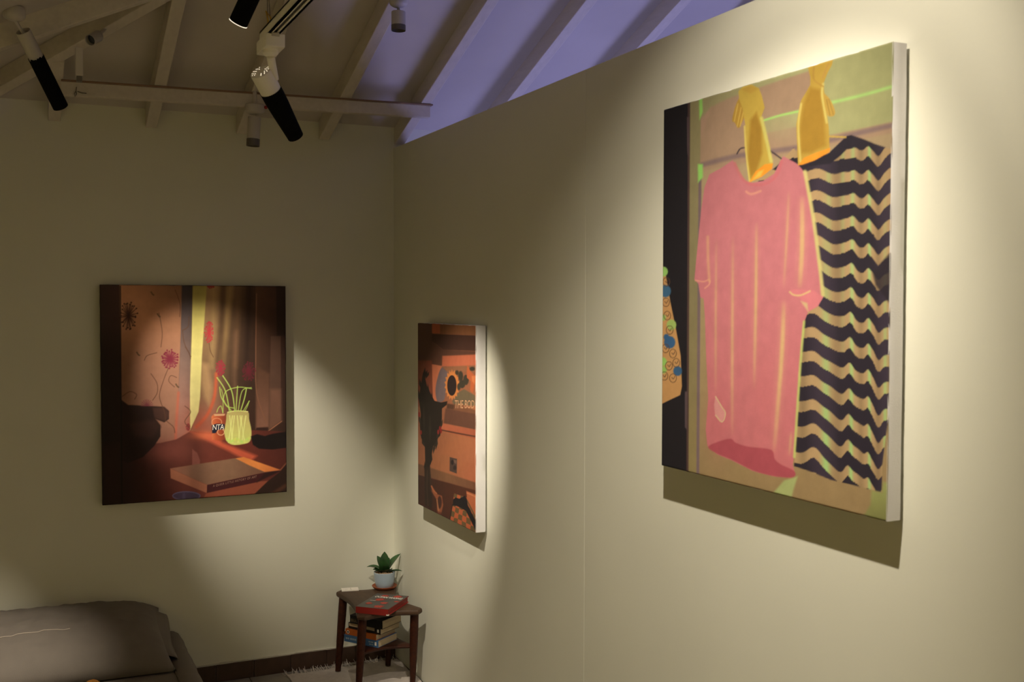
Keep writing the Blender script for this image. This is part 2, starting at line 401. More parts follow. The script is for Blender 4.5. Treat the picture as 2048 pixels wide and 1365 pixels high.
def paint_material():
    mt = bpy.data.materials.new('oil_paint'); mt.use_nodes = True; nt = mt.node_tree; b = nt.nodes['Principled BSDF']
    at_ = nt.nodes.new('ShaderNodeAttribute'); at_.attribute_name = 'paint'
    tc = nt.nodes.new('ShaderNodeTexCoord'); n = nt.nodes.new('ShaderNodeTexNoise'); n.inputs['Scale'].default_value = 30; n.inputs['Detail'].default_value = 6
    nt.links.new(tc.outputs['Object'], n.inputs['Vector'])
    hs = nt.nodes.new('ShaderNodeHueSaturation'); mr = nt.nodes.new('ShaderNodeMapRange')
    mr.inputs[1].default_value = .25; mr.inputs[2].default_value = .75; mr.inputs[3].default_value = .93; mr.inputs[4].default_value = 1.07
    nt.links.new(n.outputs['Fac'], mr.inputs[0]); nt.links.new(mr.outputs[0], hs.inputs['Value'])
    nt.links.new(at_.outputs['Color'], hs.inputs['Color']); nt.links.new(hs.outputs[0], b.inputs['Base Color'])
    n2 = nt.nodes.new('ShaderNodeTexNoise'); n2.inputs['Scale'].default_value = 420
    nt.links.new(tc.outputs['Object'], n2.inputs['Vector'])
    bp = nt.nodes.new('ShaderNodeBump'); bp.inputs['Strength'].default_value = .12; bp.inputs['Distance'].default_value = .002
    nt.links.new(n2.outputs['Fac'], bp.inputs['Height']); nt.links.new(bp.outputs[0], b.inputs['Normal'])
    b.inputs['Roughness'].default_value = .6; b.inputs['Specular IOR Level'].default_value = .25
    return mt
M_OIL = paint_material()
GAP = .006
def hang(paint, label, o, eu, en, w, h, t, gain, side_mat):
    """o: lower left corner of the canvas on the wall, eu: along the wall, en: out of the wall"""
    o = np.asarray(o, float); eu = np.asarray(eu, float); en = np.asarray(en, float); ez = np.array([0, 0, 1.0])
    root = thing('painting', label, 'painting', o+eu*w/2, None)
    P3 = lambda a, b, d: o+eu*a+ez*b+en*d
    # stretched canvas sides: rings from the wall side to the front, slightly uneven
    sd = MB(); n = 26; loop = []
    for i in range(n): loop.append((w*i/n, 0, 0, -1))
    for i in range(n): loop.append((w, h*i/n, 1, 0))
    for i in range(n): loop.append((w-w*i/n, h, 0, 1))
    for i in range(n): loop.append((0, h-h*i/n, -1, 0))
    L_ = len(loop); rings = [(GAP, -.004), (GAP+.004, 0), (t*.5, 0.0), (t-.004, 0), (t-.0015, -.0012)]
    vv = []
    for d, ins in rings:
        for (a, b, nx, nz) in loop:
            j = random.uniform(-.0007, .0007) if d > GAP else 0
            cx, cz = (a-w/2)/(w/2), (b-h/2)/(h/2)
            vv.append(P3(a+np.sign(cx)*ins*abs(cx)+nx*j, b+np.sign(cz)*ins*abs(cz)+nz*j, d))
    ff = []
    for r in range(len(rings)-1):
        for i in range(L_): ff.append((r*L_+i, r*L_+(i+1) % L_, (r+1)*L_+(i+1) % L_, (r+1)*L_+i))
    ff.append(tuple(range(L_))); sd.add(vv, ff)
    sd.build('canvas_sides', side_mat, root, smooth=True)

    for (a0, b0, a1, b1) in ((.02, .02, w-.02, .06), (.02, h-.06, w-.02, h-.02)):
        q = [P3(a0, b0, .0005), P3(a1, b0, .0005), P3(a1, b1, .0005), P3(a0, b1, .0005)]; MB().prism(q, en*(GAP+.002)).build("stretcher_bar", M_STRIP, root)
    # painted front
    r = .004; U = paint.uv[:, 0]*w; V = paint.uv[:, 1]*h
    def drop(x, L):
        d = np.minimum(x, L-x); k_ = np.clip(r-d, 0, r); return r-np.sqrt(r*r-k_*k_)
    dd = t-np.maximum(drop(U, w), drop(V, h))*.9
    pts = o-np.array(root['_o'])+U[:, None]*eu+V[:, None]*ez+dd[:, None]*en
    nu, nv = paint.nu, paint.nv
    ii, jj = np.meshgrid(np.arange(nu), np.arange(nv)); b0 = (jj*(nu+1)+ii).ravel()
    flip = np.dot(np.cross(eu, ez), en) < 0
    fa = np.c_[b0, b0+1, b0+nu+2, b0+nu+1]
    if flip: fa = fa[:, ::-1]
    me = bpy.data.meshes.new('painted_front')
    me.vertices.add(len(pts)); me.vertices.foreach_set('co', pts.ravel().astype(np.float32))
    me.loops.add(fa.size); me.loops.foreach_set('vertex_index', fa.ravel().astype(np.int32))
    me.polygons.add(len(fa)); me.polygons.foreach_set('loop_start', np.arange(0, fa.size, 4, dtype=np.int32))
    me.update(calc_edges=True); me.validate()
    ca = me.color_attributes.new('paint', 'FLOAT_COLOR', 'POINT')
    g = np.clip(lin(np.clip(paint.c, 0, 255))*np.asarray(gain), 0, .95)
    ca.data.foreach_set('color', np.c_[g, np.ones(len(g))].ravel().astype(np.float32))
    me.materials.append(M_OIL)
    for p in me.polygons: pass
    me.polygons.foreach_set('use_smooth', np.ones(len(fa), bool))
    ob = bpy.data.objects.new('painted_front', me); COL.objects.link(ob); ob.parent = root; ob['_o'] = root['_o']
    def letter(txt, a, b, up, colr, **kw):
        """painted lettering between two sketch points, up = sketch offset of the cap height"""
        v, f = text_points(txt, **kw); a, b, up = (np.asarray(q, float) for q in (a, b, up))
        sk_ = np.array([a+(b-a)*p[0]+up*p[1] for p in v]); q = hmap(paint.Hi, sk_)
        mb = MB().add([P3(x_*w, y_*h, t+.0006) for x_, y_ in q], f)
        mt = mat('paint_%d_%d_%d_%s' % (*colr, txt[:2].strip()), tuple(lin(colr)*np.mean(gain)), .6, noise=.05)
        return mb.build('lettering', mt, ob)
    return root, ob, letter

# ---- large canvas: clothes drying over a door (sketch units: 2.437 per photo pixel)
B = Paint(380, 440, [(66, 390), (1182, 54), (1150, 2393), (54, 2127)])
B.fill((166, 140, 102))
B.poly([(195, 340), (1190, 40), (1190, 470), (860, 520), (240, 640)], {'a': (200, 400), 'b': (1180, 200), 'c': [(150, 135, 92), (168, 162, 108), (163, 158, 102)]})
B.poly([(240, 640), (240, 520), (245, 440), (300, 375), (380, 335), (450, 310), (620, 250), (790, 195), (800, 260), (735, 385), (560, 440), (555, 505), (720, 470), (720, 545), (870, 530), (875, 512), (1185, 445), (1185, 540), (870, 600), (240, 690)], (166, 133, 101), 6, smooth=False)
B.glow((640, 480), 90, 60, (172, 150, 108), .7)
B.poly([(245, 440), (300, 375), (250, 520), (243, 520)], (178, 138, 110), 8, .5)
B.stroke([(545, 444), (630, 418), (725, 396)], 9, (166, 212, 104), 4); B.stroke([(880, 354), (1030, 318), (1175, 276)], 14, (168, 205, 108), 6, .9)
B.stroke([(240, 662), (440, 612), (720, 572), (1000, 505), (1185, 462)], 24, (134, 108, 96), 7)
B.poly([(255, 690), (700, 600), (1180, 500), (1150, 2400), (235, 2200)], {'a': (300, 700), 'b': (300, 2200), 'c': [(168, 142, 102), (160, 136, 92), (150, 122, 80)]}, 6)
B.poly([(195, 345), (250, 330), (240, 1000), (228, 2180), (180, 2170)], {'a': (0, 400), 'b': (0, 2150), 'c': [(146, 132, 88), (132, 118, 80), (142, 122, 76)]}, 3)
B.stroke([(245, 690), (240, 1200), (233, 2180)], 14, (118, 96, 92), 3)
B.poly([(240, 338), (256, 334), (258, 400), (242, 440)], (150, 200, 92), 4); B.poly([(234, 655), (258, 655), (258, 720), (235, 745)], (150, 205, 95), 5)
B.poly([(50, 380), (196, 345), (192, 900), (186, 2175), (40, 2130)], (33, 29, 31), 2)
B.stroke([(190, 360), (188, 900), (182, 2165)], 9, (84, 60, 52), 3); B.poly([(180, 425), (192, 425), (190, 620), (182, 600)], (88, 68, 66), 3); B.poly([(170, 1765), (182, 1765), (180, 1950), (170, 1940)], (88, 70, 68), 3)
# patterned shirt at the left edge
SH = [(50, 1140), (62, 1145), (78, 1200), (100, 1330), (125, 1450), (150, 1590), (156, 1740), (148, 1782), (100, 1805), (50, 1830)]
B.poly(SH, (194, 142, 84), 2)
for x, y, r_, c_ in ((66, 1180, 22, (150, 190, 95)), (105, 1440, 24, (160, 180, 92)), (62, 1620, 20, (150, 190, 90)), (64, 1405, 14, (150, 185, 92)), (75, 1275, 28, (62, 98, 120)), (96, 1525, 28, (56, 92, 124)), (80, 1500, 14, (56, 92, 124)), (135, 1665, 22, (58, 92, 120)), (66, 1660, 16, (150, 185, 90))):
    B.ell((x, y), r_, r_*1.1, c_, 3, n=12)
for x, y in ((78, 1330), (84, 1395), (96, 1465), (76, 1555), (112, 1580), (92, 1640), (70, 1690), (112, 1700), (128, 1625), (80, 1230)):
    B.ell((x, y), 17, 21, (94, 66, 44), 1.5, ring=3, n=14); B.stroke([(x-6, y-4), (x+2, y+4), (x+8, y-8)], 3, (84, 60, 44), 1.5)
B.poly([(50, 380), (60, 380), (60, 1140), (50, 1140)], (33, 29, 31), 1)
# striped dress
def gs(x, c, s): return np.exp(-((x-c)/s)**2)
def foldwave(x, y):
    t = np.clip((y-560)/1500.0, 0, 1)
    w_ = -(12+52*t)*gs(x, 800, 42)-(18+16*t)*gs(x, 1000-38*t, 21)-(14+8*t)*gs(x, 1062, 14)+(22+26*t)*gs(x, 1112, 22)
    w_ += -34*(1-t)*np.clip((x-1112)/60, 0, 1)+6*np.sin((x-740)/19.0-2.2*t)+8*t*np.sin((x-740)/26.0+7*t)
    return w_
def dress(x, y):
    t = np.clip((y-560)/1500.0, 0, 1)
    yy = y-foldwave(x, y)-75*t*(x-950)/200.0          # the lines fall to the right lower down
    ph = (yy-520)/(112+8*np.clip((y-700)/1400, 0, 1)); fr = ph-np.floor(ph)
    be = np.clip((np.abs(fr-.80)-.225)/-.03+.5, 0, 1)[:, None]
    g_ = np.maximum.reduce([.95*t*gs(x, 858, 20), .95*gs(x, 990-10*t, 10)*(.6+.4*t), .9*gs(x, 1070, 8), .9*t*gs(x, 1146, 9), .5*(1-t)*gs(x, 872, 14), .45*(1-t)*gs(x, 940, 10)])[:, None]
    beige = np.array([176, 142, 96.])*(1-g_)+np.array([158, 190, 110.])*g_
    shade = (1-.16*(gs(x, 745, 25)+gs(x, 915, 30)+gs(x, 1028, 16)+gs(x, 1112, 16)))[:, None]
    navy = np.array([44, 37, 43.])+np.array([16, 12, 14.])*np.clip(np.sin((x-760)/52.0), 0, 1)[:, None]
    return navy*(1-be)+beige*shade*be
DR = [(520, 745), (620, 662), (700, 575), (725, 600), (735, 640), (870, 600), (960, 515), (985, 512), (1040, 530), (1100, 555), (1178, 580), (1172, 1000), (1165, 1400), (1158, 1900), (1132, 2120), (1130, 2250), (1060, 2232), (965, 2210), (880, 2190), (780, 2150), (703, 2125), (715, 1950), (730, 1700), (700, 1400), (700, 900), (640, 800)]
B.poly(DR, dress, 2)
B.poly([(960, 515), (985, 512), (978, 560), (930, 610), (880, 650), (740, 668), (735, 640), (870, 600), (920, 560)], (42, 36, 42), 2)
B.poly([(1085, 1180), (1172, 1080), (1168, 1330), (1100, 1240)], (44, 36, 40), 6, .8)
B.stroke([(870, 518), (955, 521)], 8, (196, 160, 70), 2)
# floor light patches below
B.poly([(720, 2176), (700, 2240), (690, 2280), (600, 2258), (655, 2195)], (164, 168, 102), 6)
B.poly([(1080, 2240), (1130, 2250), (1136, 2200), (1160, 2200), (1160, 2400), (1040, 2368), (1075, 2310)], {'a': (0, 2200), 'b': (0, 2390), 'c': [(150, 150, 84), (122, 118, 66)]}, 7)
# pink T-shirt
PK = [(405, 635), (350, 672), (290, 705), (266, 770), (250, 880), (238, 1000), (224, 1140), (217, 1218), (236, 1238), (246, 1304), (262, 1312), (268, 1400), (274, 1600), (284, 1800), (272, 1950), (280, 2030), (330, 2072), (400, 2100), (500, 2150), (600, 2176), (690, 2182), (708, 2160), (697, 2120), (716, 1980), (724, 1800), (735, 1600), (750, 1430), (772, 1372), (820, 1345), (846, 1300), (832, 1180), (802, 950), (784, 830), (760, 700), (720, 652), (650, 614), (628, 655), (606, 700), (552, 735), (500, 744), (462, 738), (436, 706), (412, 660)]
B.poly(PK, {'a': (300, 650), 'b': (420, 2150), 'c': [(190, 112, 110), (196, 115, 114), (196, 112, 109), (192, 106, 103)]}, 2)
HL = (212, 172, 112)
for pts, w_, a_ in (([(520, 930), (517, 1300), (508, 1760)], 15, .85), ([(405, 1000), (402, 1500), (401, 1990)], 12, .75), ([(324, 1010), (321, 1400), (320, 1790)], 10, .6), ([(742, 800), (742, 1050), (730, 1265)], 26, .85), ([(678, 780), (668, 1000), (652, 1265)], 12, .6), ([(654, 1310), (642, 1600), (604, 2070)], 24, .9), ([(690, 1950), (680, 2080)], 12, .6)):
    B.stroke(pts, w_*1.7, (208, 142, 116), 14, a_*.6, fade=True); B.stroke(pts, w_*.75, HL, 6, a_, fade=True)
B.stroke([(756, 690), (782, 830), (802, 950), (832, 1180), (843, 1290)], 18, (204, 188, 112), 5, .9)
B.stroke([(752, 1420), (736, 1600), (722, 1800), (704, 2080)], 12, (186, 190, 100), 4, .9)
B.glow((330, 1900), 60, 160, (190, 100, 98), .4); B.glow((560, 1800), 60, 200, (198, 108, 104), .4)
B.stroke([(413, 650), (440, 705), (470, 742), (520, 756), (580, 742), (622, 700), (642, 640)], 14, (196, 104, 102), 4, .8)
B.stroke([(470, 788), (495, 800), (540, 785)], 10, (222, 150, 118), 4, .8)
B.poly([(284, 2036), (330, 2010), (392, 1994), (420, 2014), (480, 2032), (590, 2046), (608, 2090), (636, 2116), (704, 2150), (695, 2180), (600, 2174), (500, 2146), (400, 2096), (330, 2068)], (168, 76, 80), 3, smooth=True)
B.poly([(680, 1272), (702, 1262), (800, 1268), (843, 1300), (815, 1345), (770, 1372), (742, 1336), (735, 1310)], (208, 118, 116), 3); B.stroke([(682, 1276), (700, 1290), (735, 1292), (780, 1272)], 8, (216, 176, 116), 3); B.poly([(735, 1320), (768, 1330), (772, 1372)], (206, 170, 118), 5)
B.stroke([(222, 1222), (262, 1228), (288, 1218), (290, 1240), (268, 1260)], 6, (224, 150, 120), 3)
B.stroke([(282, 1010), (284, 1120), (290, 1225)], 12, (216, 160, 112), 6, .7)
B.poly([(320, 1788), (350, 1838), (368, 1870), (352, 1914), (318, 1880), (312, 1830)], (208, 138, 126), 3); B.stroke([(320, 1788), (350, 1838), (368, 1870), (352, 1912), (320, 1880)], 5, (208, 178, 128), 2)
# coat hanger, rubber gloves
B.stroke([(425, 604), (440, 580), (462, 574)], 6, (62, 48, 52), 1.5); B.stroke([(585, 588), (612, 606), (640, 626)], 7, (62, 48, 52), 1.5)
B.poly([(440, 330), (418, 370), (402, 440), (414, 452), (430, 478), (444, 462), (470, 400), (470, 330)], (176, 134, 52), 2, smooth=True)
for a_, b_ in (((430, 360), (412, 445)), ((445, 380), (426, 470)), ((456, 400), (440, 470))): B.stroke([a_, b_], 5, (206, 166, 74), 2)
G1 = [(432, 300), (455, 275), (495, 266), (532, 284), (546, 320), (560, 378), (545, 420), (560, 480), (584, 570), (600, 655), (560, 690), (488, 742), (474, 660), (462, 560), (466, 470), (452, 380), (436, 340)]
B.poly(G1, (192, 158, 64), 2); B.poly([(490, 440), (520, 400), (545, 480), (548, 600), (520, 690), (490, 720), (478, 620)], (164, 122, 42), 8); B.stroke([(462, 470), (470, 600), (486, 735)], 8, (214, 186, 92), 3); B.stroke([(545, 430), (570, 540), (592, 640)], 16, (206, 190, 96), 5); B.poly([(445, 290), (490, 270), (530, 288), (490, 310)], (186, 146, 58), 6)
B.poly([(486, 742), (515, 690), (560, 655), (600, 650), (596, 676), (545, 716)], (238, 146, 40), 3); B.poly([(496, 736), (530, 690), (556, 680), (540, 712)], (222, 180, 70), 5)
B.poly([(842, 300), (880, 340), (902, 392), (898, 416), (880, 420), (866, 414), (850, 360), (838, 300)], (190, 150, 66), 2, smooth=True); B.stroke([(862, 340), (878, 415)], 4, (150, 116, 50), 2); B.stroke([(872, 336), (894, 410)], 4, (156, 120, 52), 2)
G2 = [(770, 180), (815, 165), (893, 142), (888, 168), (866, 210), (846, 262), (850, 300), (858, 380), (872, 470), (877, 585), (800, 625), (722, 660), (718, 560), (714, 460), (736, 345), (782, 268), (782, 230)]
B.poly(G2, (188, 150, 60), 2); B.poly([(782, 280), (830, 290), (850, 420), (856, 560), (790, 600), (736, 600), (732, 470), (750, 360)], (168, 126, 44), 10); B.stroke([(845, 262), (840, 320), (862, 450)], 10, (214, 190, 98), 4); B.stroke([(800, 180), (800, 240), (845, 275)], 7, (176, 134, 56), 3); B.stroke([(870, 165), (842, 230)], 8, (186, 142, 66), 4); B.stroke([(738, 360), (724, 470), (734, 640)], 9, (216, 190, 96), 4)
B.poly([(724, 658), (752, 622), (810, 598), (879, 573), (876, 594), (806, 634), (745, 656)], (240, 148, 44), 3)
B.strengthen(lambda x, y: .80+.62*np.clip((y-600)/1500, 0, 1))  # colours darkened above and lightened below, against the lamp's top-heavy falloff
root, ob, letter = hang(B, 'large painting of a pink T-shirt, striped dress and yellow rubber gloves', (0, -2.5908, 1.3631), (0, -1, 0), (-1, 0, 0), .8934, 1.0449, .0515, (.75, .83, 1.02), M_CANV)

# ---- canvas on the back wall: table by a curtained window (sketch units: 2.625 per photo pixel)
P = Paint(340, 400, [(48, 51), (1024, 60), (1037, 1138), (70, 1216)])
P.fill((44, 28, 20))
P.poly([(150, 40), (485, 40), (478, 300), (468, 560), (455, 870), (300, 905), (155, 905)], {'a': (300, 50), 'b': (330, 880), 'c': [(104, 70, 46), (138, 94, 64), (142, 98, 72), (144, 100, 76), (136, 90, 70)]}, 3)
P.glow((165, 480), 90, 420, (104, 70, 46), .7); P.glow((420, 640), 90, 200, (138, 98, 74), .6)
P.poly([(480, 50), (537, 50), (532, 300), (530, 520), (526, 872), (450, 864), (468, 560), (476, 300)], {'a': (0, 60), 'b': (0, 870), 'c': [(50, 42, 40), (72, 60, 56), (112, 88, 76), (140, 100, 84), (148, 96, 78)]}, 3)
P.stroke([(466, 620), (458, 740), (452, 862)], 12, (176, 84, 58), 6, .8, taper=False)
P.poly([(600, 50), (880, 50), (872, 420), (878, 815), (640, 836), (525, 836), (575, 720), (585, 450)], {'a': (600, 300), 'b': (880, 340), 'c': [(128, 98, 62), (96, 72, 46), (60, 42, 28), (50, 32, 22)]}, 3)
P.glow((600, 780), 80, 90, (196, 92, 66), .9); P.glow((660, 760), 120, 90, (130, 72, 56), .7); P.glow((640, 640), 60, 150, (140, 104, 78), .6)
for x0_, x1_, w_, c_, a_ in ((648, 640, 26, (140, 112, 68), .7), (735, 690, 30, (130, 102, 60), .7), (700, 668, 14, (66, 46, 28), .7), (775, 765, 26, (92, 66, 42), .6), (835, 820, 22, (40, 26, 18), .8), (690, 690, 18, (60, 42, 26), .5)):
    P.stroke([(x0_, 60), ((x0_+x1_)/2+3, 260), (x1_, 480)], w_, c_, 12, a_)
P.stroke([(766, 300), (760, 560), (775, 700)], 20, (120, 86, 60), 12, .5)
P.poly([(585, 460), (620, 470), (640, 600), (630, 690), (600, 640), (582, 560)], (176, 138, 88), 14, .7)
P.stroke([(664, 520), (655, 640), (618, 735), (560, 800)], 16, (186, 78, 46), 7, .85)
P.poly([(537, 46), (612, 46), (602, 200), (588, 430), (580, 640), (572, 720), (528, 818), (526, 600), (533, 300)], {'a': (0, 50), 'b': (0, 815), 'c': [(138, 122, 58), (190, 176, 92), (226, 214, 124), (226, 214, 130), (222, 200, 124)]}, 3, smooth=False)
P.poly([(866, 50), (1030, 50), (1036, 830), (872, 815)], {'a': (870, 0), 'b': (1030, 0), 'c': [(70, 46, 30), (60, 38, 26), (48, 30, 22)]}, 3)
P.poly([(874, 600), (880, 480), (944, 520), (942, 800), (874, 806)], {'a': (0, 480), 'b': (0, 800), 'c': [(74, 48, 32), (118, 80, 60)]}, 8)
P.stroke([(872, 100), (870, 400), (876, 620), (930, 780)], 5, (118, 78, 54), 2, .8)
P.poly([(948, 322), (1000, 320), (1004, 766), (940, 816), (944, 600)], (78, 54, 40), 2); P.poly([(945, 600), (1004, 600), (1010, 766), (940, 816)], (112, 76, 56), 10, .7)
P.poly([(975, 50), (1030, 50), (1030, 320), (980, 320)], (34, 22, 16), 4, .8)
P.stroke([(1008, 768), (940, 818)], 4, (150, 96, 66), 1.5); P.poly([(876, 802), (938, 800), (936, 816), (874, 816)], (48, 28, 22), 2)
P.poly([(150, 905), (370, 885), (455, 866), (530, 822), (640, 832), (860, 815), (1036, 822), (1042, 1142), (60, 1222), (150, 980)], {'a': (160, 1000), 'b': (1030, 960), 'c': [(40, 24, 20), (74, 36, 28), (104, 48, 36), (98, 44, 32), (74, 34, 26)]}, 3)
P.glow((420, 930), 150, 60, (118, 60, 48), .7); P.glow((640, 1120), 160, 40, (112, 54, 40), .5)
P.poly([(528, 824), (648, 832), (700, 880), (780, 912), (880, 950), (840, 985), (740, 930), (600, 862)], (184, 82, 54), 9)
P.glow((600, 845), 60, 22, (216, 108, 68), .9)
P.poly([(540, 915), (566, 935), (582, 975), (580, 996), (540, 1002)], (136, 76, 62), 3)
P.poly([(160, 655), (200, 685), (300, 690), (390, 694), (416, 716), (416, 758), (392, 776), (345, 758), (372, 792), (372, 850), (340, 900), (280, 960), (200, 992), (160, 975)], (36, 21, 17), 3)
P.poly([(330, 700), (392, 698), (414, 720), (412, 756), (390, 770), (340, 752)], (62, 38, 30), 5); P.poly([(200, 780), (345, 762), (370, 800), (330, 860), (240, 850)], (50, 29, 23), 12)
P.poly([(40, 40), (150, 40), (160, 500), (172, 1225), (60, 1225)], {'a': (48, 0), 'b': (160, 0), 'c': [(30, 19, 15), (36, 22, 17)]}, 2); P.poly([(60, 900), (165, 900), (172, 1225), (60, 1225)], (48, 26, 18), 30, .6)
P.stroke([(155, 60), (162, 600), (172, 1210)], 6, (22, 13, 11), 3)
def puff(cx, cy, rx, ry, c_, n, a_):
    for i in range(n):
        th = 2*math.pi*i/n+random.uniform(-.1, .1); q = random.uniform(.75, 1.0)
        e_ = (cx+rx*q*math.cos(th), cy+ry*q*math.sin(th)); P.stroke([(cx, cy), e_], 3.2, c_, 1.3, a_); P.ell(e_, 4.5, 4.5, c_, 1.3, a_, n=8)
    P.glow((cx, cy), rx*.5, ry*.5, c_, a_)
puff(420, 443, 48, 50, (104, 28, 44), 34, .9); puff(625, 302, 24, 58, (160, 44, 46), 24, .8); puff(686, 490, 25, 44, (136, 36, 46), 22, .8); puff(833, 506, 36, 52, (88, 26, 34), 26, .75); puff(200, 215, 48, 78, (34, 18, 14), 26, .8); puff(518, 800, 10, 18, (120, 40, 40), 10, .8); puff(632, 60, 18, 10, (120, 40, 34), 10, .8)
for i in range(11):
    th = math.pi*(1+i/10.0); P.stroke([(300, 690), (300+32*math.cos(th), 690+34*math.sin(th))], 3, (110, 50, 54), 1.3)
for pts in ([(412, 490), (385, 560), (366, 640), (392, 720), (398, 770)], [(320, 520), (352, 570), (354, 620), (330, 660)], [(170, 640), (210, 615), (245, 630), (235, 655)], [(372, 380), (378, 300), (360, 200)], [(445, 590), (415, 560), (425, 530), (455, 540)], [(445, 80), (470, 150), (470, 220)], [(490, 290), (515, 270), (518, 220)], [(485, 290), (495, 360), (530, 430)], [(285, 450), (300, 425), (350, 410)], [(500, 380), (520, 410), (528, 440)], [(625, 360), (632, 400), (648, 432)], [(405, 770), (440, 800), (448, 830)], [(500, 690), (530, 720), (500, 770), (520, 800)]):
    P.stroke(pts, 4, (78, 50, 34), 1.5, .8)
for x_, y_ in ((352, 205), (245, 408), (452, 575), (318, 90)): P.stroke([(x_, y_), (x_+8, y_+12), (x_+14, y_+16)], 7, (58, 44, 26), 2, .8)
# can, jar with spring onions
P.poly([(640, 745), (652, 732), (712, 730), (718, 745), (712, 866), (680, 872), (644, 866)], {'a': (640, 0), 'b': (716, 0), 'c': [(206, 112, 64), (176, 80, 44), (150, 66, 36), (120, 52, 34)]}, 2)
P.poly([(652, 732), (712, 730), (708, 740), (656, 742)], (196, 150, 104), 2); P.ell((690, 826), 18, 16, (226, 172, 120), 1.5, ring=3.5); P.ell((668, 775), 26, 22, (216, 150, 104), 1.5, ring=3)
P.poly([(642, 790), (668, 782), (708, 784), (712, 808), (672, 815), (662, 832), (644, 832)], (24, 28, 44), 2)
P.poly([(724, 722), (770, 714), (830, 718), (838, 760), (850, 820), (842, 874), (800, 890), (750, 892), (720, 872), (708, 826), (716, 770)], {'a': (0, 715), 'b': (0, 890), 'c': [(164, 146, 84), (186, 176, 96), (196, 200, 102)]}, 2, smooth=True)
for x0_, x1_ in ((735, 752), (760, 745), (775, 790), (800, 780), (820, 800), (750, 730), (790, 815)): P.stroke([(x0_, 740), ((x0_+x1_)/2, 810), (x1_, 880)], 5, (216, 218, 128), 2, .8)
for i in range(16): P.ell((722+7.6*i, 872+9*math.sin(i*.7)-(abs(i-8)*1.0)), 7, 8, (190+random.randint(-14, 20), 206, 96), 2, .7, n=8)
P.stroke([(724, 722), (770, 714), (830, 718)], 4, (222, 214, 130), 1.5)
GR = (164, 190, 84)
for pts, w_ in (([(735, 722), (712, 610), (668, 540)], 8), ([(762, 716), (745, 610), (698, 530)], 8), ([(768, 716), (772, 650), (776, 585)], 7), ([(792, 716), (812, 650), (822, 600)], 8), ([(745, 716), (694, 650), (682, 590)], 7), ([(700, 664), (716, 612), (782, 590), (850, 598)], 6), ([(806, 716), (838, 662)], 6), ([(758, 700), (720, 690), (704, 658)], 7), ([(700, 726), (690, 690), (676, 700), (668, 722)], 6), ([(780, 716), (800, 610), (848, 592)], 6), ([(700, 724), (700, 640), (690, 600)], 5), ([(815, 716), (828, 690), (836, 664)], 5)):
    P.stroke(pts, w_*.68, GR, 1.6, .95)
P.poly([(848, 848), (880, 836), (920, 846), (960, 834), (1036, 820), (1038, 906), (960, 916), (890, 912), (858, 892)], (24, 16, 14), 3, smooth=False)
# book, dish, things at the lower right
P.poly([(616, 1146), (880, 1084), (940, 1080), (866, 1156), (600, 1172)], (132, 68, 46), 3)
P.poly([(1042, 970), (1042, 1144), (862, 1156), (938, 1082), (1006, 1030)], (42, 26, 19), 3); P.stroke([(1000, 1026), (1036, 984)], 6, (120, 70, 48), 2); P.poly([(950, 1144), (1036, 1090), (1040, 1110), (990, 1144)], (70, 42, 28), 6)
P.poly([(425, 1018), (800, 957), (1006, 1024), (880, 1046), (620, 1104)], {'a': (430, 1040), 'b': (900, 1000), 'c': [(138, 88, 66), (126, 90, 66), (128, 94, 68), (112, 76, 56)]}, 2)
P.poly([(768, 964), (810, 956), (1007, 1024), (925, 1036), (840, 1000)], {'a': (780, 960), 'b': (1000, 1030), 'c': [(206, 122, 58), (214, 128, 62), (190, 104, 54)]}, 2)
P.poly([(425, 1018), (620, 1104), (618, 1146), (428, 1070)], (154, 94, 66), 2); P.poly([(620, 1104), (925, 1036), (1007, 1026), (880, 1088), (618, 1146)], (62, 25, 25), 2); P.poly([(925, 1036), (1007, 1026), (880, 1088)], (38, 22, 18), 6, .8)
P.ell((511, 1162), 74, 24, (70, 54, 68), 2); P.ell((511, 1162), 72, 22, (98, 86, 104), 2, ring=5); P.ell((498, 1164), 8, 18, (88, 74, 92), 5, .6)
P.glow((520, 560), 190, 330, (200, 150, 110), .10)
sg = lambda t_: 1/(1+np.exp(-np.clip(t_, -30, 30)))
P.strengthen(lambda x, y: 1.15+.35*sg((330-x)/70)*sg((700-y)/150)+2.0*sg((300-x)/50)*sg((300-y)/50)+.8*sg((300-y)/80)-.48*np.exp(-((x-560)/60)**2))  # colours lifted at left and top, lowered mid, to offset the lamp's falloff
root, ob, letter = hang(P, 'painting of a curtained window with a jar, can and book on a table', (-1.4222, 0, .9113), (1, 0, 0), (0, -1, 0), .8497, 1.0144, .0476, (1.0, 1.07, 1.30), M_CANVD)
letter('NTA', (646, 815), (706, 812), (2, -28), (226, 222, 214), spacing=.9)
letter('A QUEER LITTLE HISTORY OF ART', (650, 1117), (878, 1066), (1, -14), (150, 112, 98), spacing=1.15)

# ---- small canvas beside the corner: shelf with sunflower (sketch units: 2.785 per photo pixel)
Q = Paint(190, 400, [(70, 42), (395, 62), (386, 1217), (75, 1050)])
Q.fill({'a': (100, 640), 'b': (386, 900), 'c': [(150, 92, 62), (176, 106, 68), (184, 108, 72)]})
Q.poly([(60, 30), (152, 40), (154, 275), (60, 280)], (92, 58, 44), 2); Q.poly([(60, 255), (160, 258), (160, 500), (60, 520)], (134, 70, 48), 5)
Q.poly([(150, 40), (196, 44), (196, 106), (150, 102)], (196, 98, 60), 2); Q.poly([(196, 44), (400, 54), (400, 118), (196, 107)], (146, 92, 56), 2)
Q.poly([(150, 106), (400, 120), (400, 208), (212, 198), (180, 170), (150, 150)], (78, 49, 38), 2)
Q.poly([(150, 150), (180, 170), (212, 198), (400, 210), (400, 236), (212, 232), (206, 292), (150, 276)], (98, 62, 46), 3)
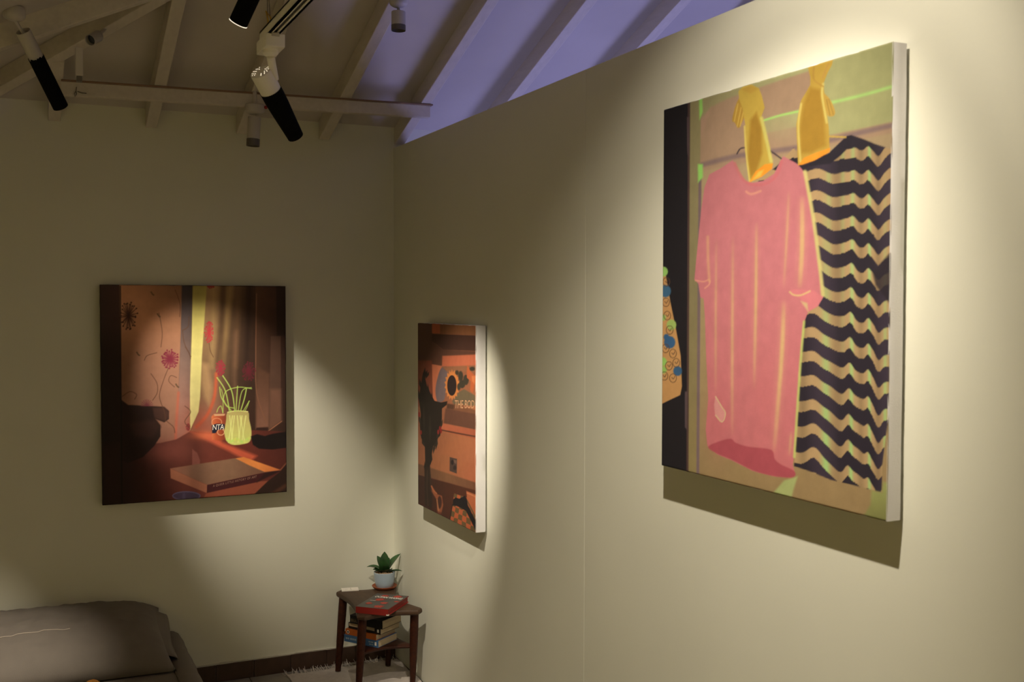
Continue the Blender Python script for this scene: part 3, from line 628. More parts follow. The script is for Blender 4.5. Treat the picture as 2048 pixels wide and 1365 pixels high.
Q.poly([(208, 234), (400, 228), (400, 302), (206, 294)], (200, 106, 72), 4)
Q.poly([(150, 280), (206, 290), (196, 330), (172, 420), (178, 494), (156, 488)], (206, 116, 78), 2)
Q.poly([(205, 300), (235, 296), (240, 330), (228, 400), (222, 470), (204, 492), (178, 484), (170, 420), (186, 340)], (116, 96, 92), 2, smooth=True)
Q.poly([(205, 294), (400, 290), (400, 330), (300, 320), (240, 330)], (150, 98, 66), 4)
Q.poly([(262, 490), (300, 440), (330, 424), (390, 462), (392, 520), (270, 510)], (110, 92, 66), 3)
pet = []
for i in range(36):
    th = 2*math.pi*i/36; rr = 1.0 if i % 2 else .80; pet.append((262+43*rr*math.cos(th), 398+88*rr*math.sin(th)))
Q.poly(pet, (212, 128, 66), 2); Q.ell((261, 402), 26, 58, (46, 33, 30), 2)
for x_, y_, a_, b_ in ((310, 350, 14, 30), (318, 395, 18, 24), (340, 372, 16, 30), (290, 330, 10, 14), (300, 410, 10, 20), (375, 310, 16, 12)): Q.ell((x_, y_), a_, b_, (64, 56, 42), 3, n=10)
Q.poly([(350, 282), (362, 320), (392, 350), (392, 380), (378, 448), (362, 430), (366, 380), (345, 360), (344, 320)], (190, 96, 54), 2); Q.poly([(372, 350), (392, 350), (388, 400), (374, 380)], (214, 122, 70), 3)
Q.poly([(230, 500), (270, 506), (392, 544), (392, 600), (232, 560)], (126, 80, 54), 3); Q.poly([(225, 530), (392, 566), (392, 655), (215, 612)], (104, 66, 49), 4); Q.poly([(236, 505), (275, 512), (270, 536), (232, 530)], (86, 56, 40), 3)
Q.poly([(205, 612), (392, 654), (392, 705), (198, 655)], {'a': (200, 0), 'b': (390, 0), 'c': [(192, 104, 70), (168, 88, 60)]}, 3); Q.stroke([(195, 648), (300, 672), (392, 692)], 8, (96, 56, 40), 2)
Q.poly([(60, 740), (90, 740), (386, 850), (386, 950), (60, 835)], {'a': (80, 760), 'b': (386, 900), 'c': [(150, 92, 60), (176, 110, 70), (186, 104, 68)]}, 10, .7)
Q.poly([(60, 825), (390, 945), (390, 990), (60, 885)], {'a': (80, 0), 'b': (386, 0), 'c': [(110, 74, 52), (140, 94, 62), (122, 78, 54)]}, 4); Q.poly([(60, 885), (392, 988), (392, 1230), (60, 1070)], {'a': (80, 0), 'b': (386, 0), 'c': [(66, 40, 32), (82, 44, 31), (92, 50, 34)]}, 3)
Q.poly([(248, 800), (288, 812), (286, 892), (247, 876)], (84, 64, 54), 2); Q.ell((262, 830), 8, 14, (48, 36, 34), 2); Q.ell((276, 860), 9, 13, (56, 42, 38), 2); Q.poly([(270, 815), (286, 820), (284, 840), (272, 832)], (120, 92, 76), 2)
DK = (40, 31, 25)
Q.poly([(78, 470), (100, 330), (112, 300), (108, 340), (122, 400), (150, 460), (165, 486), (200, 496), (236, 490), (232, 510), (206, 530), (204, 600), (196, 680), (178, 700), (170, 740), (158, 735), (146, 800), (138, 860), (120, 880), (114, 820), (112, 740), (92, 690), (84, 620), (90, 560)], DK, 2)
for x_, y_, dx_, dy_ in [(112, 300, -4, 60), (135, 320, -18, 40), (125, 310, -14, 50), (82, 360, 8, 60), (76, 420, 8, 80), (128, 390, 4, 90), (150, 440, -6, 60), (215, 500, -20, 40), (235, 492, -20, 8), (205, 560, -14, 60), (210, 590, -16, 60), (78, 560, 14, 70), (86, 640, 14, 60), (95, 700, 16, 40), (180, 690, -8, 70), (166, 720, -8, 60), (150, 780, -8, 60), (112, 820, 4, 60), (130, 870, -4, 40), (190, 640, -12, 70), (170, 500, -10, 120), (104, 500, 4, 160), (140, 560, 0, 160), (118, 640, 6, 160)]:
    Q.poly([(x_, y_), (x_+dx_*.5+7, y_+dy_*.5), (x_+dx_, y_+dy_), (x_+dx_*.5-7, y_+dy_*.5)], DK if random.random() < .7 else (54, 44, 34), 1.5)
for x_, y_ in ((80, 560), (90, 660), (195, 640), (185, 660), (200, 655)): Q.ell((x_, y_), 6, 14, (140, 40, 34), 2, n=8)
Q.poly([(110, 850), (140, 850), (146, 930), (152, 1000), (150, 1090), (112, 1074)], (52, 36, 28), 3); Q.stroke([(126, 870), (124, 960), (130, 1060)], 5, (74, 54, 40), 2); Q.poly([(138, 850), (146, 930), (152, 1000), (142, 980)], (72, 50, 38), 2)
Q.poly([(148, 950), (180, 1000), (205, 1010), (212, 1060), (200, 1110), (180, 1110), (176, 1030), (150, 985)], (158, 88, 56), 3); Q.ell((192, 1045), 12, 34, (74, 42, 34), 3); Q.stroke([(178, 1030), (184, 1070), (190, 1112)], 5, (196, 130, 84), 2); Q.stroke([(148, 955), (160, 980), (176, 996)], 6, (196, 112, 70), 2)
Q.poly([(60, 1030), (200, 1100), (250, 1140), (240, 1160), (60, 1075)], (80, 38, 30), 4, .6)
hb_ = homography([(0, 0), (1, 0), (1, 1), (0, 1)], [(272, 1000), (386, 1040), (386, 1225), (246, 1148)]); hbi = np.linalg.inv(hb_)
def checker(x, y):
    q = hmap(hbi, np.c_[x, y]); k_ = (np.floor(q[:, 0]*6)+np.floor(q[:, 1]*6)) % 2
    return np.where(k_[:, None] > 0, np.array([196, 98, 58.]), np.array([112, 86, 52.]))
Q.poly([(272, 1000), (386, 1040), (386, 1225), (246, 1148)], checker, 2)
Q.stroke([(262, 1060), (246, 1148)], 5, (48, 32, 28), 2)
Q.poly([(338, 988), (392, 1012), (392, 1150), (345, 1060)], (194, 106, 66), 2); Q.stroke([(342, 1000), (388, 1022)], 5, (222, 140, 92), 2); Q.stroke([(342, 1040), (386, 1130)], 7, (110, 84, 52), 2)
Q.poly([(266, 1032), (280, 1022), (300, 1030), (330, 1014), (340, 1030), (346, 1066), (372, 1120), (390, 1160), (390, 1210), (362, 1150), (336, 1098), (310, 1080), (285, 1068), (262, 1064)], (30, 25, 28), 2)
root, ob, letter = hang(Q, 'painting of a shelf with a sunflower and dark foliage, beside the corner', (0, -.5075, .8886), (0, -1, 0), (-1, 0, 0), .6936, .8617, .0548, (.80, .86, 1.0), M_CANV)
letter('THE BODY'[:7], (276, 531), (386, 534), (2, -46), (206, 156, 118), spacing=.95)

# ------------------------------------------------------------------ rug with fringe
def noise1(a): return math.sin(a*12.9898)*43758.5453 % 1.0
ra, rb_ = onz(574, 1353, .004), onz(790, 1319, .004)
rug = thing('rug', 'pale woven cotton rug with a knotted fringe under the stool', 'rug', (-.32, -.05, 0))
rx0, rx1, ry0, ry1 = ra[0], -.010, -.072, -1.45
g = MB(); nx, ny = 24, 40; vv = []
for j in range(ny+1):
    for i in range(nx+1):
        x = rx0+(rx1-rx0)*i/nx; y = ry0+(ry1-ry0)*j/ny
        vv.append((x+.004*math.sin(j*.9), y+.004*math.sin(i*.8), .0062+.0012*math.sin(i*1.3+j*.4)))
ff = [(j*(nx+1)+i, j*(nx+1)+i+1, (j+1)*(nx+1)+i+1, (j+1)*(nx+1)+i) for j in range(ny) for i in range(nx)]
g.add(vv, ff); n0 = len(vv)
edge = [i for i in range(nx+1)]+[j*(nx+1)+nx for j in range(1, ny+1)]+[ny*(nx+1)+i for i in range(nx-1, -1, -1)]+[j*(nx+1) for j in range(ny-1, 0, -1)]
g.add([(vv[i][0], vv[i][1], .0008) for i in edge], [])
for a in range(len(edge)):
    b = (a+1) % len(edge); g.f.append((edge[a], edge[b], n0+b, n0+a))
g.build('woven_field', M_RUG, rug, smooth=True)
fr = MB(); nf = 36
for i in range(nf):
    x = rx0-.006+(rx1-rx0-.004)*i/(nf-1)
    for s_ in range(2):
        a = random.uniform(-1, 1); l = random.uniform(.025, .046); p = np.array([x+random.uniform(-.004, .004), ry0-.004, .006])
        p[2] = .0056
        pts = [p, p+np.array([a*.006, .012, random.uniform(-.001, .001)]), p+np.array([a*.014, min(l*.9, .040), random.uniform(-.001, .009)]), p+np.array([a*.022, min(l*1.2, .052), random.uniform(0, .022)])]
        fr.tube(pts, [.0017, .0015, .0016, .0007], 5)
fo = fr.build('fringe', M_RUG, rug, smooth=True); fo['kind'] = 'stuff'

# ------------------------------------------------------------------ stool
ZT = .392; ZB = .0090
cs = [onz(670, 1181, ZT), onz(717, 1234, ZT), onz(848, 1220, ZT), onz(793, 1170, ZT)]     # seat corners, round
cs[3] = np.array([min(cs[3][0], -.020), cs[3][1], ZT]); cs[2][0] = min(cs[2][0], -.03)
ctr = sum(cs)/4
stool = thing('stool', 'dark wooden stool with scooped sides and a lower shelf in the corner', 'stool', (ctr[0], ctr[1], ZB))
def star(corners, bows, rr, n=12):
    """four-cornered board with inward-bowed sides and rounded corners"""
    C_ = [np.array(c_[:2]) for c_ in corners]; cc = sum(C_)/4; out = []
    for i in range(4):
        bow = bows[i]
        a, b = C_[i], C_[(i+1) % 4]; d = unit(b-a); L_ = np.linalg.norm(b-a); nrm = np.array([-d[1], d[0]])
        if nrm@(cc-(a+b)/2) < 0: nrm = -nrm
        for k_ in range(n+1):
            t = rr/L_+(1-2*rr/L_)*k_/n
            out.append(a+(b-a)*t+nrm*bow*math.sin(math.pi*(t-rr/L_)/(1-2*rr/L_))**1.0)
    return out
def board(outline, zt, th, name, material, dish=0.0, root=None):
    cc = sum(outline)/len(outline); n = len(outline); mb = MB(); vv = []; rings = []
    prof = [(1.0-.012/.25, -th, 0), (1.0-.004/.25, -th+.003, 0), (1.0, -th+.009, 0), (1.0, -.008, 0), (1-.004/.25, -.002, 0), (1-.012/.25, 0, 0), (.75, 0, .35), (.5, 0, .7), (.25, 0, .93)]
    for s_, z, dd in prof:
        for p in outline:
            q = cc+(p-cc)*s_; vv.append((q[0], q[1], zt+z-dish*dd))
    ff = []
    for r in range(len(prof)-1):
        for i in range(n): ff.append((r*n+i, r*n+(i+1) % n, (r+1)*n+(i+1) % n, (r+1)*n+i))
    vv.append((cc[0], cc[1], zt-dish)); k_ = (len(prof)-1)*n
    for i in range(n): ff.append((k_+i, k_+(i+1) % n, len(vv)-1))
    ff.append(tuple(range(n))[::-1]); mb.add(vv, ff)
    return mb.build(name, material, root, smooth=True)
board(star(cs, (.026, .030, .055, .035), .028), ZT, .027, 'seat', M_WOODTOP, .0, stool)
bl, bk = onz(676, 1343, ZB), onz(776, 1332, ZB)
cx_, cy_ = ctr[0], ctr[1]
lo = [bl, np.array([bl[0]+.004, 2*cy_-bl[1]-.005, ZB]), np.array([bk[0]+.030, 2*cy_-bk[1]-.01, ZB]), bk]
tops = []
for c_, l_ in zip(cs, lo):
    t_ = ctr+(c_-ctr)*.80; t_[2] = ZT-.020; tops.append(t_)
    d = l_-t_; mb = MB(); mb.tube([t_, t_+d*.25, t_+d*.6, l_], [.0205, .0208, .0185, .0135], 14); mb.v = [(v0, v1, max(v2, ZB)) for v0, v1, v2 in mb.v]; mb.build('leg', M_WOOD, stool, smooth=True)
ZS = .203
sh = [t_+(l_-t_)*((t_[2]-ZS)/(t_[2]-l_[2])) for t_, l_ in zip(tops, lo)]
shc = sum(sh)/4; sh2 = [shc+(p-shc)*1.0 for p in sh]
board(star(sh2, (.03,)*4, .012), ZS, .016, 'shelf', M_WOOD, 0, stool)

# ------------------------------------------------------------------ books
def book(name_label, A, B, Cc, z0, th, cover, pages, softback=True, spine_parts=(), group=None, front_is_spine=True):
    """A-B: spine edge on the ground plan, Cc: far corner at B's end"""
    A, B, Cc = (np.array(p[:2], float) for p in (A, B, Cc)); u = B-A; L_ = np.linalg.norm(u); u /= L_
    w_ = Cc-B; w_ = w_-u*(w_@u); Wd = np.linalg.norm(w_); w_ /= Wd
    root = thing('book', name_label, 'book', (*(A+u*L_/2), z0), group)
    P3 = lambda a, b, z: np.array([*(A+u*a+w_*b), z0+z])
    ct = .0016 if softback else .003; ins = .001 if softback else .004
    def slab(a0, a1, b0, b1, c0, c1): return [P3(a0, b0, c0), P3(a1, b0, c0), P3(a1, b1, c0), P3(a0, b1, c0)], np.array([0, 0, c1-c0])
    cv = MB(); cv.prism(*slab(0, L_, 0, Wd, 0, ct)); c1 = cv.build('back_cover', cover, root)
    cv = MB(); cv.prism(*slab(0, L_, 0, Wd, th-ct, th)); c2 = cv.build('front_cover', cover, root)
    cv = MB(); cv.prism(*slab(0, L_, 0, ct*1.5, ct, th-ct)); sp = cv.build('spine', cover, root)
    pg = MB(); pg.prism(*slab(ins, L_-ins, ct*1.6, Wd-ins, ct, th-ct)); pg.build('pages', pages, root)
    return root, P3, L_, Wd, sp, c2
# stack on the shelf
def gp(x, y, z): return onz(x, y, z)
stack = [  # A pixel, B pixel, far pixel measured at each book's underside
    ((683, 1282), (762, 1298), (801, 1281), .034, M_BLUBK, 'blue paperback with pale spine lettering, lowest in the stack'),
    ((686, 1268), (757, 1283), (793, 1266), .027, M_ORGBK, 'orange paperback with a round emblem on the spine, in the shelf stack'),
    ((692, 1256), (766, 1272), (797, 1255), .029, M_BLKBK, 'black paperback with a pale band along the spine, in the shelf stack'),
    ((695, 1246), (770, 1261), (803, 1244), .040, M_BLKBK, 'thick black book topmost of the stack under the seat')]
z = ZS+.0005; bks = []
base_dir = None
for k_, (a, b, c_, th, cov, lab) in enumerate(stack):
    A_, B_, C_ = gp(*a, z), gp(*b, z), gp(*c_, z)
    sc_ = .86
    mid = (A_+B_)/2; A_ = mid+(A_-mid)*sc_; B2 = mid+(B_-mid)*sc_; C_ = C_+(B2-B_); B_ = B2
    r_ = book(lab, A_, B_, C_, z, th, cov, M_PAGE); bks.append((r_, th, z)); z += th+.0006
def spine_text(bk, th, txt, f0, f1, zlo, zhi, m_, name='lettering', **kw):
    root_, P3, L_, Wd, sp, c2 = bk
    a, b = P3(L_*f0, -.0006, th*zlo), P3(L_*f1, -.0006, th*zlo)
    text_quad(txt, a, b, np.array([0, 0, th*(zhi-zlo)]), sp, m_, name, **kw)
def spine_patch(bk, th, f0, f1, zlo, zhi, m_, name):
    root_, P3, L_, Wd, sp, c2 = bk
    mb = MB(); mb.prism([P3(L_*f0, -.0004, th*zlo), P3(L_*f1, -.0004, th*zlo), P3(L_*f1, -.0004, th*zhi), P3(L_*f0, -.0004, th*zhi)], (P3(0, .0004, 0)-P3(0, 0, 0)))
    return mb.build(name, m_, sp)
M_PALEINK = mat('pale_blue_print', (0.30, 0.38, 0.46), .5, noise=.03)
M_GOLDINK = mat('dull_gold_print', (0.22, 0.16, 0.08), .5, noise=.03)
b0, th0, _ = bks[0]
for f0, f1, z0_, z1_ in ((.05, .10, .38, .62), (.11, .15, .38, .62), (.18, .23, .38, .62), (.24, .29, .38, .62), (.30, .36, .38, .62), (.72, .78, .55, .72), (.79, .86, .55, .72), (.74, .80, .22, .38), (.81, .86, .22, .38)):
    spine_patch(b0, th0, f0, f1, z0_, z1_, M_PALEINK, 'faded_print')
spine_patch(b0, th0, .90, .95, .25, .75, M_INK, 'emblem')
b1, th1, _ = bks[1]
q = b1[1](b1[2]*.09, -.0006, th1*.5); ax = unit(b1[1](0, -1, 0)-b1[1](0, 0, 0))
MB().lathe([(.0085, -.0002), (.0085, .0003)], 18, q, ax, True).build('emblem', M_INK, b1[4]); MB().lathe([(.0045, .0003), (.0045, .0006)], 12, q, ax, True).build('emblem_mark', M_BLKBK, b1[4])
spine_patch(b1, th1, .88, .89, .35, .65, M_GOLDINK, 'faded_print')
b2, th2, _ = bks[2]; spine_patch(b2, th2, .02, .82, .42, .92, M_PAGE, 'pale_band'); spine_patch(b2, th2, .90, .955, .3, .8, M_INK, 'emblem')
b3, th3, _ = bks[3]; spine_text(b3, th3, 'BULLA', .04, .36, .22, .58, M_GOLDINK, spacing=1.3)
# red and charcoal hardback on the seat
z = ZT+.0006; th = .030
A_, B_, C_ = gp(713, 1212, z+th), gp(775, 1222, z+th), gp(806, 1188, z+th)
ue, ve = unit((B_-A_)[:2]), unit((C_-B_)[:2]); am = (math.acos(float(-ue@ve))-math.pi/2)/2
rot = lambda q_, t_: np.array([q_[0]*math.cos(t_)-q_[1]*math.sin(t_), q_[0]*math.sin(t_)+q_[1]*math.cos(t_)])
best = min(((abs(float(rot(ue, s_*am)@rot(ve, -s_*am))), s_) for s_ in (1, -1)))[1]
u2, v2 = rot(ue, best*am), rot(ve, -best*am); mid = (A_+B_)[:2]/2
lw, ld = np.linalg.norm((B_-A_)[:2])*.95, np.linalg.norm((C_-B_)[:2])*.82
A_, B_ = mid-u2*lw/2, mid+u2*lw/2; C_ = B_+v2*ld
tb = book('charcoal hardback with red flowers and red page edges on the seat', A_, B_, C_, z, th, M_REDPG, M_REDPG, False)
rt, P3, L_, Wd, sp, c2 = tb
jk = MB(); jk.prism([P3(.001, .001, th), P3(L_-.001, .001, th), P3(L_-.001, Wd-.001, th), P3(.001, Wd-.001, th)], (0, 0, .0006)); jk = jk.build('jacket', M_JACKET, rt)
up_ = P3(0, Wd*.085, 0)-P3(0, 0, 0)
text_quad('OCEAN VUONG', P3(L_*.10, Wd*.70, th+.0016), P3(L_*.95, Wd*.70, th+.0016), up_*1.3, jk, M_INK, shear=.1, bold=.03)
for f0 in (.12, .165, .215, .26):
    MB().prism([P3(L_*f0, Wd*.45, th+.0012), P3(L_*(f0+.03), Wd*.45, th+.0012), P3(L_*(f0+.03), Wd*.50, th+.0012), P3(L_*f0, Wd*.50, th+.0012)], (0, 0, .0003)).build('faded_print', M_CARDL, jk)
for k_, (fx, fy, s_) in enumerate(((.34, .86, .15), (.72, .88, .18), (.36, .58, .20), (.62, .38, .16), (.22, .28, .15), (.62, .12, .20), (.90, .55, .10))):
    pts = []; n = 22; rs = random.Random(k_)
    for i in range(n):
        t_ = 2*math.pi*i/n; r_ = s_*(1.0 if i % 2 else .62)*rs.uniform(.75, 1.1)
        pts.append(P3(L_*min(max(fx+r_*math.cos(t_)*.9, .015), .985), Wd*min(max(fy+r_*math.sin(t_)*.55, .015), .985), th+.0008))
    MB().prism(pts, (0, 0, .0004)).build('flower_print', M_REDINK, jk)
MB().prism([P3(L_-.010, -.0004, .0002), P3(L_+.0004, -.0004, .0002), P3(L_+.0004, .010, .0002)], (0, 0, .006)).build('worn_corner', M_CARD, rt)

# ------------------------------------------------------------------ card, saucer, plant
cc_ = [onz(676, 1175, ZT+.006), onz(711, 1174, ZT+.006), onz(716, 1181, ZT+.006), onz(683, 1183, ZT+.006)]
cm = sum(cc_)/4; cm[0] += .006; cm[1] -= .010
u = unit(cc_[2]-cc_[3]); v_ = np.array([-u[1], u[0], 0])
card = thing('card', 'small white card lying on the stool seat', 'card', (cm[0], cm[1], ZT+.0005))
R = np.array([u, v_, (0, 0, 1)]).T
MB().box((cm[0], cm[1], ZT+.0035), (.085, .055, .006), R).build('card_body', M_CARD, card, bevel=.0012)
MB().box(np.array([cm[0], cm[1], ZT+.0068])+u*.004, (.003, .040, .0004), R).build('printed_line', M_CARDL, card)
MB().box(np.array([cm[0], cm[1], ZT+.0068])-u*.018, (.014, .003, .0004), R).build('printed_line', M_CARDL, card)
sc = onz(769, 1175, ZT+.006); sc[0] = min(sc[0], -.075); zs = ZT+.0005
so = MB(); so.lathe([(.0001, 0), (.046, 0), (.054, .003), (.061, .010), (.064, .0155), (.062, .0165), (.057, .011), (.050, .006), (.0001, .005)], 36, (sc[0], sc[1], zs))
tag(so.build('saucer', M_TERRA, None, smooth=True, origin=(sc[0], sc[1], zs)), 'terracotta saucer under the blue-grey plant pot', 'saucer')
zp = zs+.0064
plant = thing('potted_plant', 'spiky green succulent in a blue-grey pot with pebbles', 'plant', (sc[0], sc[1], zp))
po_ = (sc[0], sc[1], zp)
MB().lathe([(.0001, 0), (.039, 0), (.0425, .004), (.0475, .022), (.0515, .046), (.0540, .072), (.0548, .078), (.0535, .0795), (.0510, .076), (.0490, .062), (.0001, .060)], 40, po_).build('pot', M_POT, plant, smooth=True)
MB().lathe([(.0001, .068), (.03, .069), (.0465, .067)], 24, po_).build('soil', M_SOIL, plant, smooth=True)
pb = MB()
for i in range(90):
    a, r_ = random.uniform(0, 6.283), .045*math.sqrt(random.uniform(.1, 1)); pb.sphere((sc[0]+r_*math.cos(a), sc[1]+r_*math.sin(a), zp+.0735+random.uniform(0, .004)), random.uniform(.0032, .0055), 6, 4, (1, random.uniform(.7, 1), .8))
pb = pb.build('pebbles', M_PEB, plant, smooth=True); pb['kind'] = 'stuff'
def leaf(dirv, L_, wmax, lift, curl, fold=.35):
    d = unit(np.array([dirv[0], dirv[1], 0])); sdw = np.array([-d[1], d[0], 0]); n = 10; mb = MB(); vv = []
    o = np.array([sc[0], sc[1], zp+.066])+d*.004
    p = o.copy(); el = lift; pts = []
    for i in range(n+1):
        pts.append((p.copy(), el)); p = p+(d*math.cos(el)+np.array([0, 0, math.sin(el)]))*L_/n; el += curl/n
    for i, (q, e_) in enumerate(pts):
        t_ = i/n; w_ = wmax*(.55+1.1*t_-.35*t_*t_)*max(0.02, (1-t_**3.2)) if t_ < 1 else .0004
        nn = -d*math.sin(e_)+np.array([0, 0, math.cos(e_)])
        for s_ in (-1, -.5, 0, .5, 1): vv.append(q+sdw*w_*s_+nn*w_*fold*s_*s_)
        for s_ in (.5, 0, -.5): vv.append(q+sdw*w_*s_+nn*(w_*fold*s_*s_-.0035*(1-t_)-.0006))
    ff = []; m_ = 8
    for i in range(n):
        for k_ in range(m_): ff.append((i*m_+k_, i*m_+(k_+1) % m_, (i+1)*m_+(k_+1) % m_, (i+1)*m_+k_))
    ff.append(tuple(range(m_))[::-1]); ff.append(tuple(range(n*m_, (n+1)*m_))); mb.add(vv, ff)
    mb.build('leaf', M_LEAF, plant, smooth=True)
rg, fw = np.array([_r[0], _r[1]]), np.array([_f[0], _f[1]])
def dv(a): return rg*math.cos(a)+fw*math.sin(a)      # angle seen from the doorway side: 0 right, 90 away
for a, L_, w_, li, cu in ((178, .100, .024, .95, -1.25), (140, .100, .026, 1.15, -.25), (95, .112, .028, 1.40, -.05), (28, .128, .031, 1.0, -.35), (-8, .092, .015, .55, -.75), (-85, .070, .030, 1.05, -.35), (-130, .062, .026, .8, -.7), (-40, .062, .026, .85, -.6), (-95, .090, .026, 1.35, -.1), (205, .066, .024, .75, -.6), (60, .085, .024, 1.2, -.2)):
    a = math.radians(a)
    leaf(dv(a), L_, w_, li, cu)

# ------------------------------------------------------------------ bed, pillow, knitted cushion
from mathutils import noise as mn
bx0, bx1, by0, by1, bz = -2.55, -1.085, -.03, -1.95, .285
bed = thing('bed', 'low bed made up with a grey sheet against the back wall', 'bed', ((bx0+bx1)/2, (by0+by1)/2, 0))
MB().lo_hi((bx0+.03, by1+.03, .0), (bx1-.03, by0-.01, .11)).build('bed_base', M_WOOD, bed, bevel=.006)
def blanket_box(x0, x1, y0, y1, z0, z1, r, nx, ny, nz, wr, seed):
    """rounded block with wrinkles: unwrapped as rings"""
    mb = MB(); vv = []; ring = []
    def pt(x, y, z):
        p = Vector((x, y, z)); q = Vector((min(max(x, x0+r), x1-r), min(max(y, y1+r), y0-r), min(max(z, z0), z1-r)))
        d = p-q
        if d.length > 1e-9 and (abs(d.x)+abs(d.y)+abs(d.z)) > 0: p = q+d.normalized()*r
        nz_ = mn.noise(Vector((p.x*5+seed, p.y*5, p.z*3)))+.5*mn.noise(Vector((p.x*13, p.y*11+seed, p.z*2)))
        return p+(d.normalized() if d.length > 1e-9 else Vector((0, 0, 1)))*nz_*wr
    per = [(x0+(x1-x0)*i/nx, y1) for i in range(nx)]+[(x1, y1+(y0-y1)*i/ny) for i in range(ny)]+[(x1-(x1-x0)*i/nx, y0) for i in range(nx)]+[(x0, y0-(y0-y1)*i/ny) for i in range(ny)]
    n = len(per)
    for k_ in range(nz+1):
        for (x, y) in per: vv.append(pt(x, y, z0+(z1-z0)*k_/nz))
    ff = [(k_*n+i, k_*n+(i+1) % n, (k_+1)*n+(i+1) % n, (k_+1)*n+i) for k_ in range(nz) for i in range(n)]
    # top grid
    o = len(vv); gi = {}
    for j in range(ny+1):
        for i in range(nx+1):
            if j in (0, ny) or i in (0, nx): continue
            gi[(i, j)] = len(vv); vv.append(pt(x0+(x1-x0)*i/nx, y1+(y0-y1)*j/ny, z1))
    tr = nz*n
    def G(i, j):
        if (i, j) in gi: return gi[(i, j)]
        if j == 0 and i < nx: return tr+i
        if i == nx and j < ny: return tr+nx+j
        if j == ny and i > 0: return tr+nx+ny+(nx-i)
        return tr+2*nx+ny+(ny-j)
    for j in range(ny):
        for i in range(nx): ff.append((G(i, j), G(i+1, j), G(i+1, j+1), G(i, j+1)))
    return mb.add([tuple(p) for p in vv], ff)
blanket_box(bx0, bx1, by0, by1, .10, bz, .06, 44, 60, 8, .004, 3.1).build('mattress', M_SHEET, bed, smooth=True)
# sheet hanging down the side towards the stool, in folds
dr = MB(); vv = []; ny, nz = 70, 10
prof = [(-.10, .0065), (-.06, .0060), (-.030, .0015), (-.008, -.012), (.006, -.040), (.014, -.080), (.022, -.130), (.034, -.190), (.046, -.240), (.052, -.272)]
nz = len(prof)-1
for k_, (dx_, dz_) in enumerate(prof):
    t_ = max(0.0, (k_-3)/(nz-3))
    for j in range(ny+1):
        y = by0-.012+(by1-by0+.02)*j/ny
        fold = (.012*math.sin(j*.55+1.5*t_)+.008*math.sin(j*1.27))*t_
        vv.append((bx1+dx_+fold+.010*t_, y, bz+dz_+(.0015*math.sin(j*.8) if k_ < 3 else 0)))
ff = [(k_*(ny+1)+j, k_*(ny+1)+j+1, (k_+1)*(ny+1)+j+1, (k_+1)*(ny+1)+j) for k_ in range(nz) for j in range(ny)]
dr.add(vv, ff); o = dr.build('sheet_drape', M_SHEET, bed, smooth=True)
md = o.modifiers.new('thickness', 'SOLIDIFY'); md.thickness = .003
# long pillow against the wall
pcx, pcy, hx, hy, hz = -1.755, -.335, .575, .300, .138
pz = bz+.006
pil = thing('pillow', 'long grey pillow lying at the head of the bed', 'pillow', (pcx, pcy, pz))
mb = MB(); vv = []; nu, nv = 64, 40
def pil_pt(u_, v_, top):
    e = max(0.0, (1-abs(u_)**4.0))**.5*max(0.0, (1-abs(v_)**2.6))**.5
    wrk = .55*mn.noise(Vector((u_*7, v_*4, 1.3)))*.012+.006*mn.noise(Vector((u_*16, v_*9, 4.0)))
    wrk += .016*(abs(math.sin(6*v_+3.2*u_+.6))-.5)*max(0, .1-v_)*max(0, u_)                      # drag folds to the front corner
    sx = 1-.035*(1-abs(v_)**2)*abs(u_)**6; sy = 1-.05*(1-abs(u_)**2)*abs(v_)**6
    x = pcx+hx*u_*sx; y = pcy+hy*v_*sy
    zc = pz+.058+.055*v_                                                              # back edge raised on the wall
    z_ = zc+(hz*e if top else -.085*e)+wrk*(1 if top else .0)*min(1, 1.3*e)
    return (x, y, max(z_, pz+.0015))
for top in (1, 0):
    for j in range(nv+1):
        for i in range(nu+1): vv.append(pil_pt(-1+2*i/nu, -1+2*j/nv, top))
n = (nu+1)*(nv+1); ff = []
for j in range(nv):
    for i in range(nu):
        a = j*(nu+1)+i; ff.append((a, a+1, a+nu+2, a+nu+1)); ff.append((n+a, n+a+nu+1, n+a+nu+2, n+a+1))
mb.add(vv, ff)
po_ = mb.build('cushioned_body', M_SHEET, pil, smooth=True)
bm = bmesh.new(); bm.from_mesh(po_.data); bmesh.ops.remove_doubles(bm, verts=bm.verts, dist=.0012); bmesh.ops.recalc_face_normals(bm, faces=bm.faces); bm.to_mesh(po_.data); bm.free()
for p in po_.data.polygons: p.use_smooth = True
# open end of the pillow case, flattened
fl = MB(); vv = []; m_ = 26; st = 7
for k_ in range(st+1):
    t_ = k_/st
    for i in range(m_):
        th = 2*math.pi*i/m_; yy = pcy+.055+.205*math.cos(th)*(1+.04*t_)
        zz = pz+.098+.040*math.cos(th)+(.062-.040*t_)*math.sin(th)+.005*math.sin(3*th+5*t_)*t_
        vv.append((pcx+hx-.105+.125*t_+.008*math.sin(2*th)*t_, yy, max(zz-.050*t_**1.3, pz+.003)))
fl.add(vv, [(k_*m_+i, k_*m_+(i+1) % m_, (k_+1)*m_+(i+1) % m_, (k_+1)*m_+i) for k_ in range(st) for i in range(m_)])
o = fl.build('pillowcase_hem', M_SHEET, pil, smooth=True); o.modifiers.new('thickness', 'SOLIDIFY').thickness = .002
sm = MB(); sm.tube([np.array(pil_pt(-1+1.30*i/30, -.30, 1))+(0, 0, .0012) for i in range(1, 31)], .0022, 6); sm.build('seam', M_SEAM, pil, smooth=True)
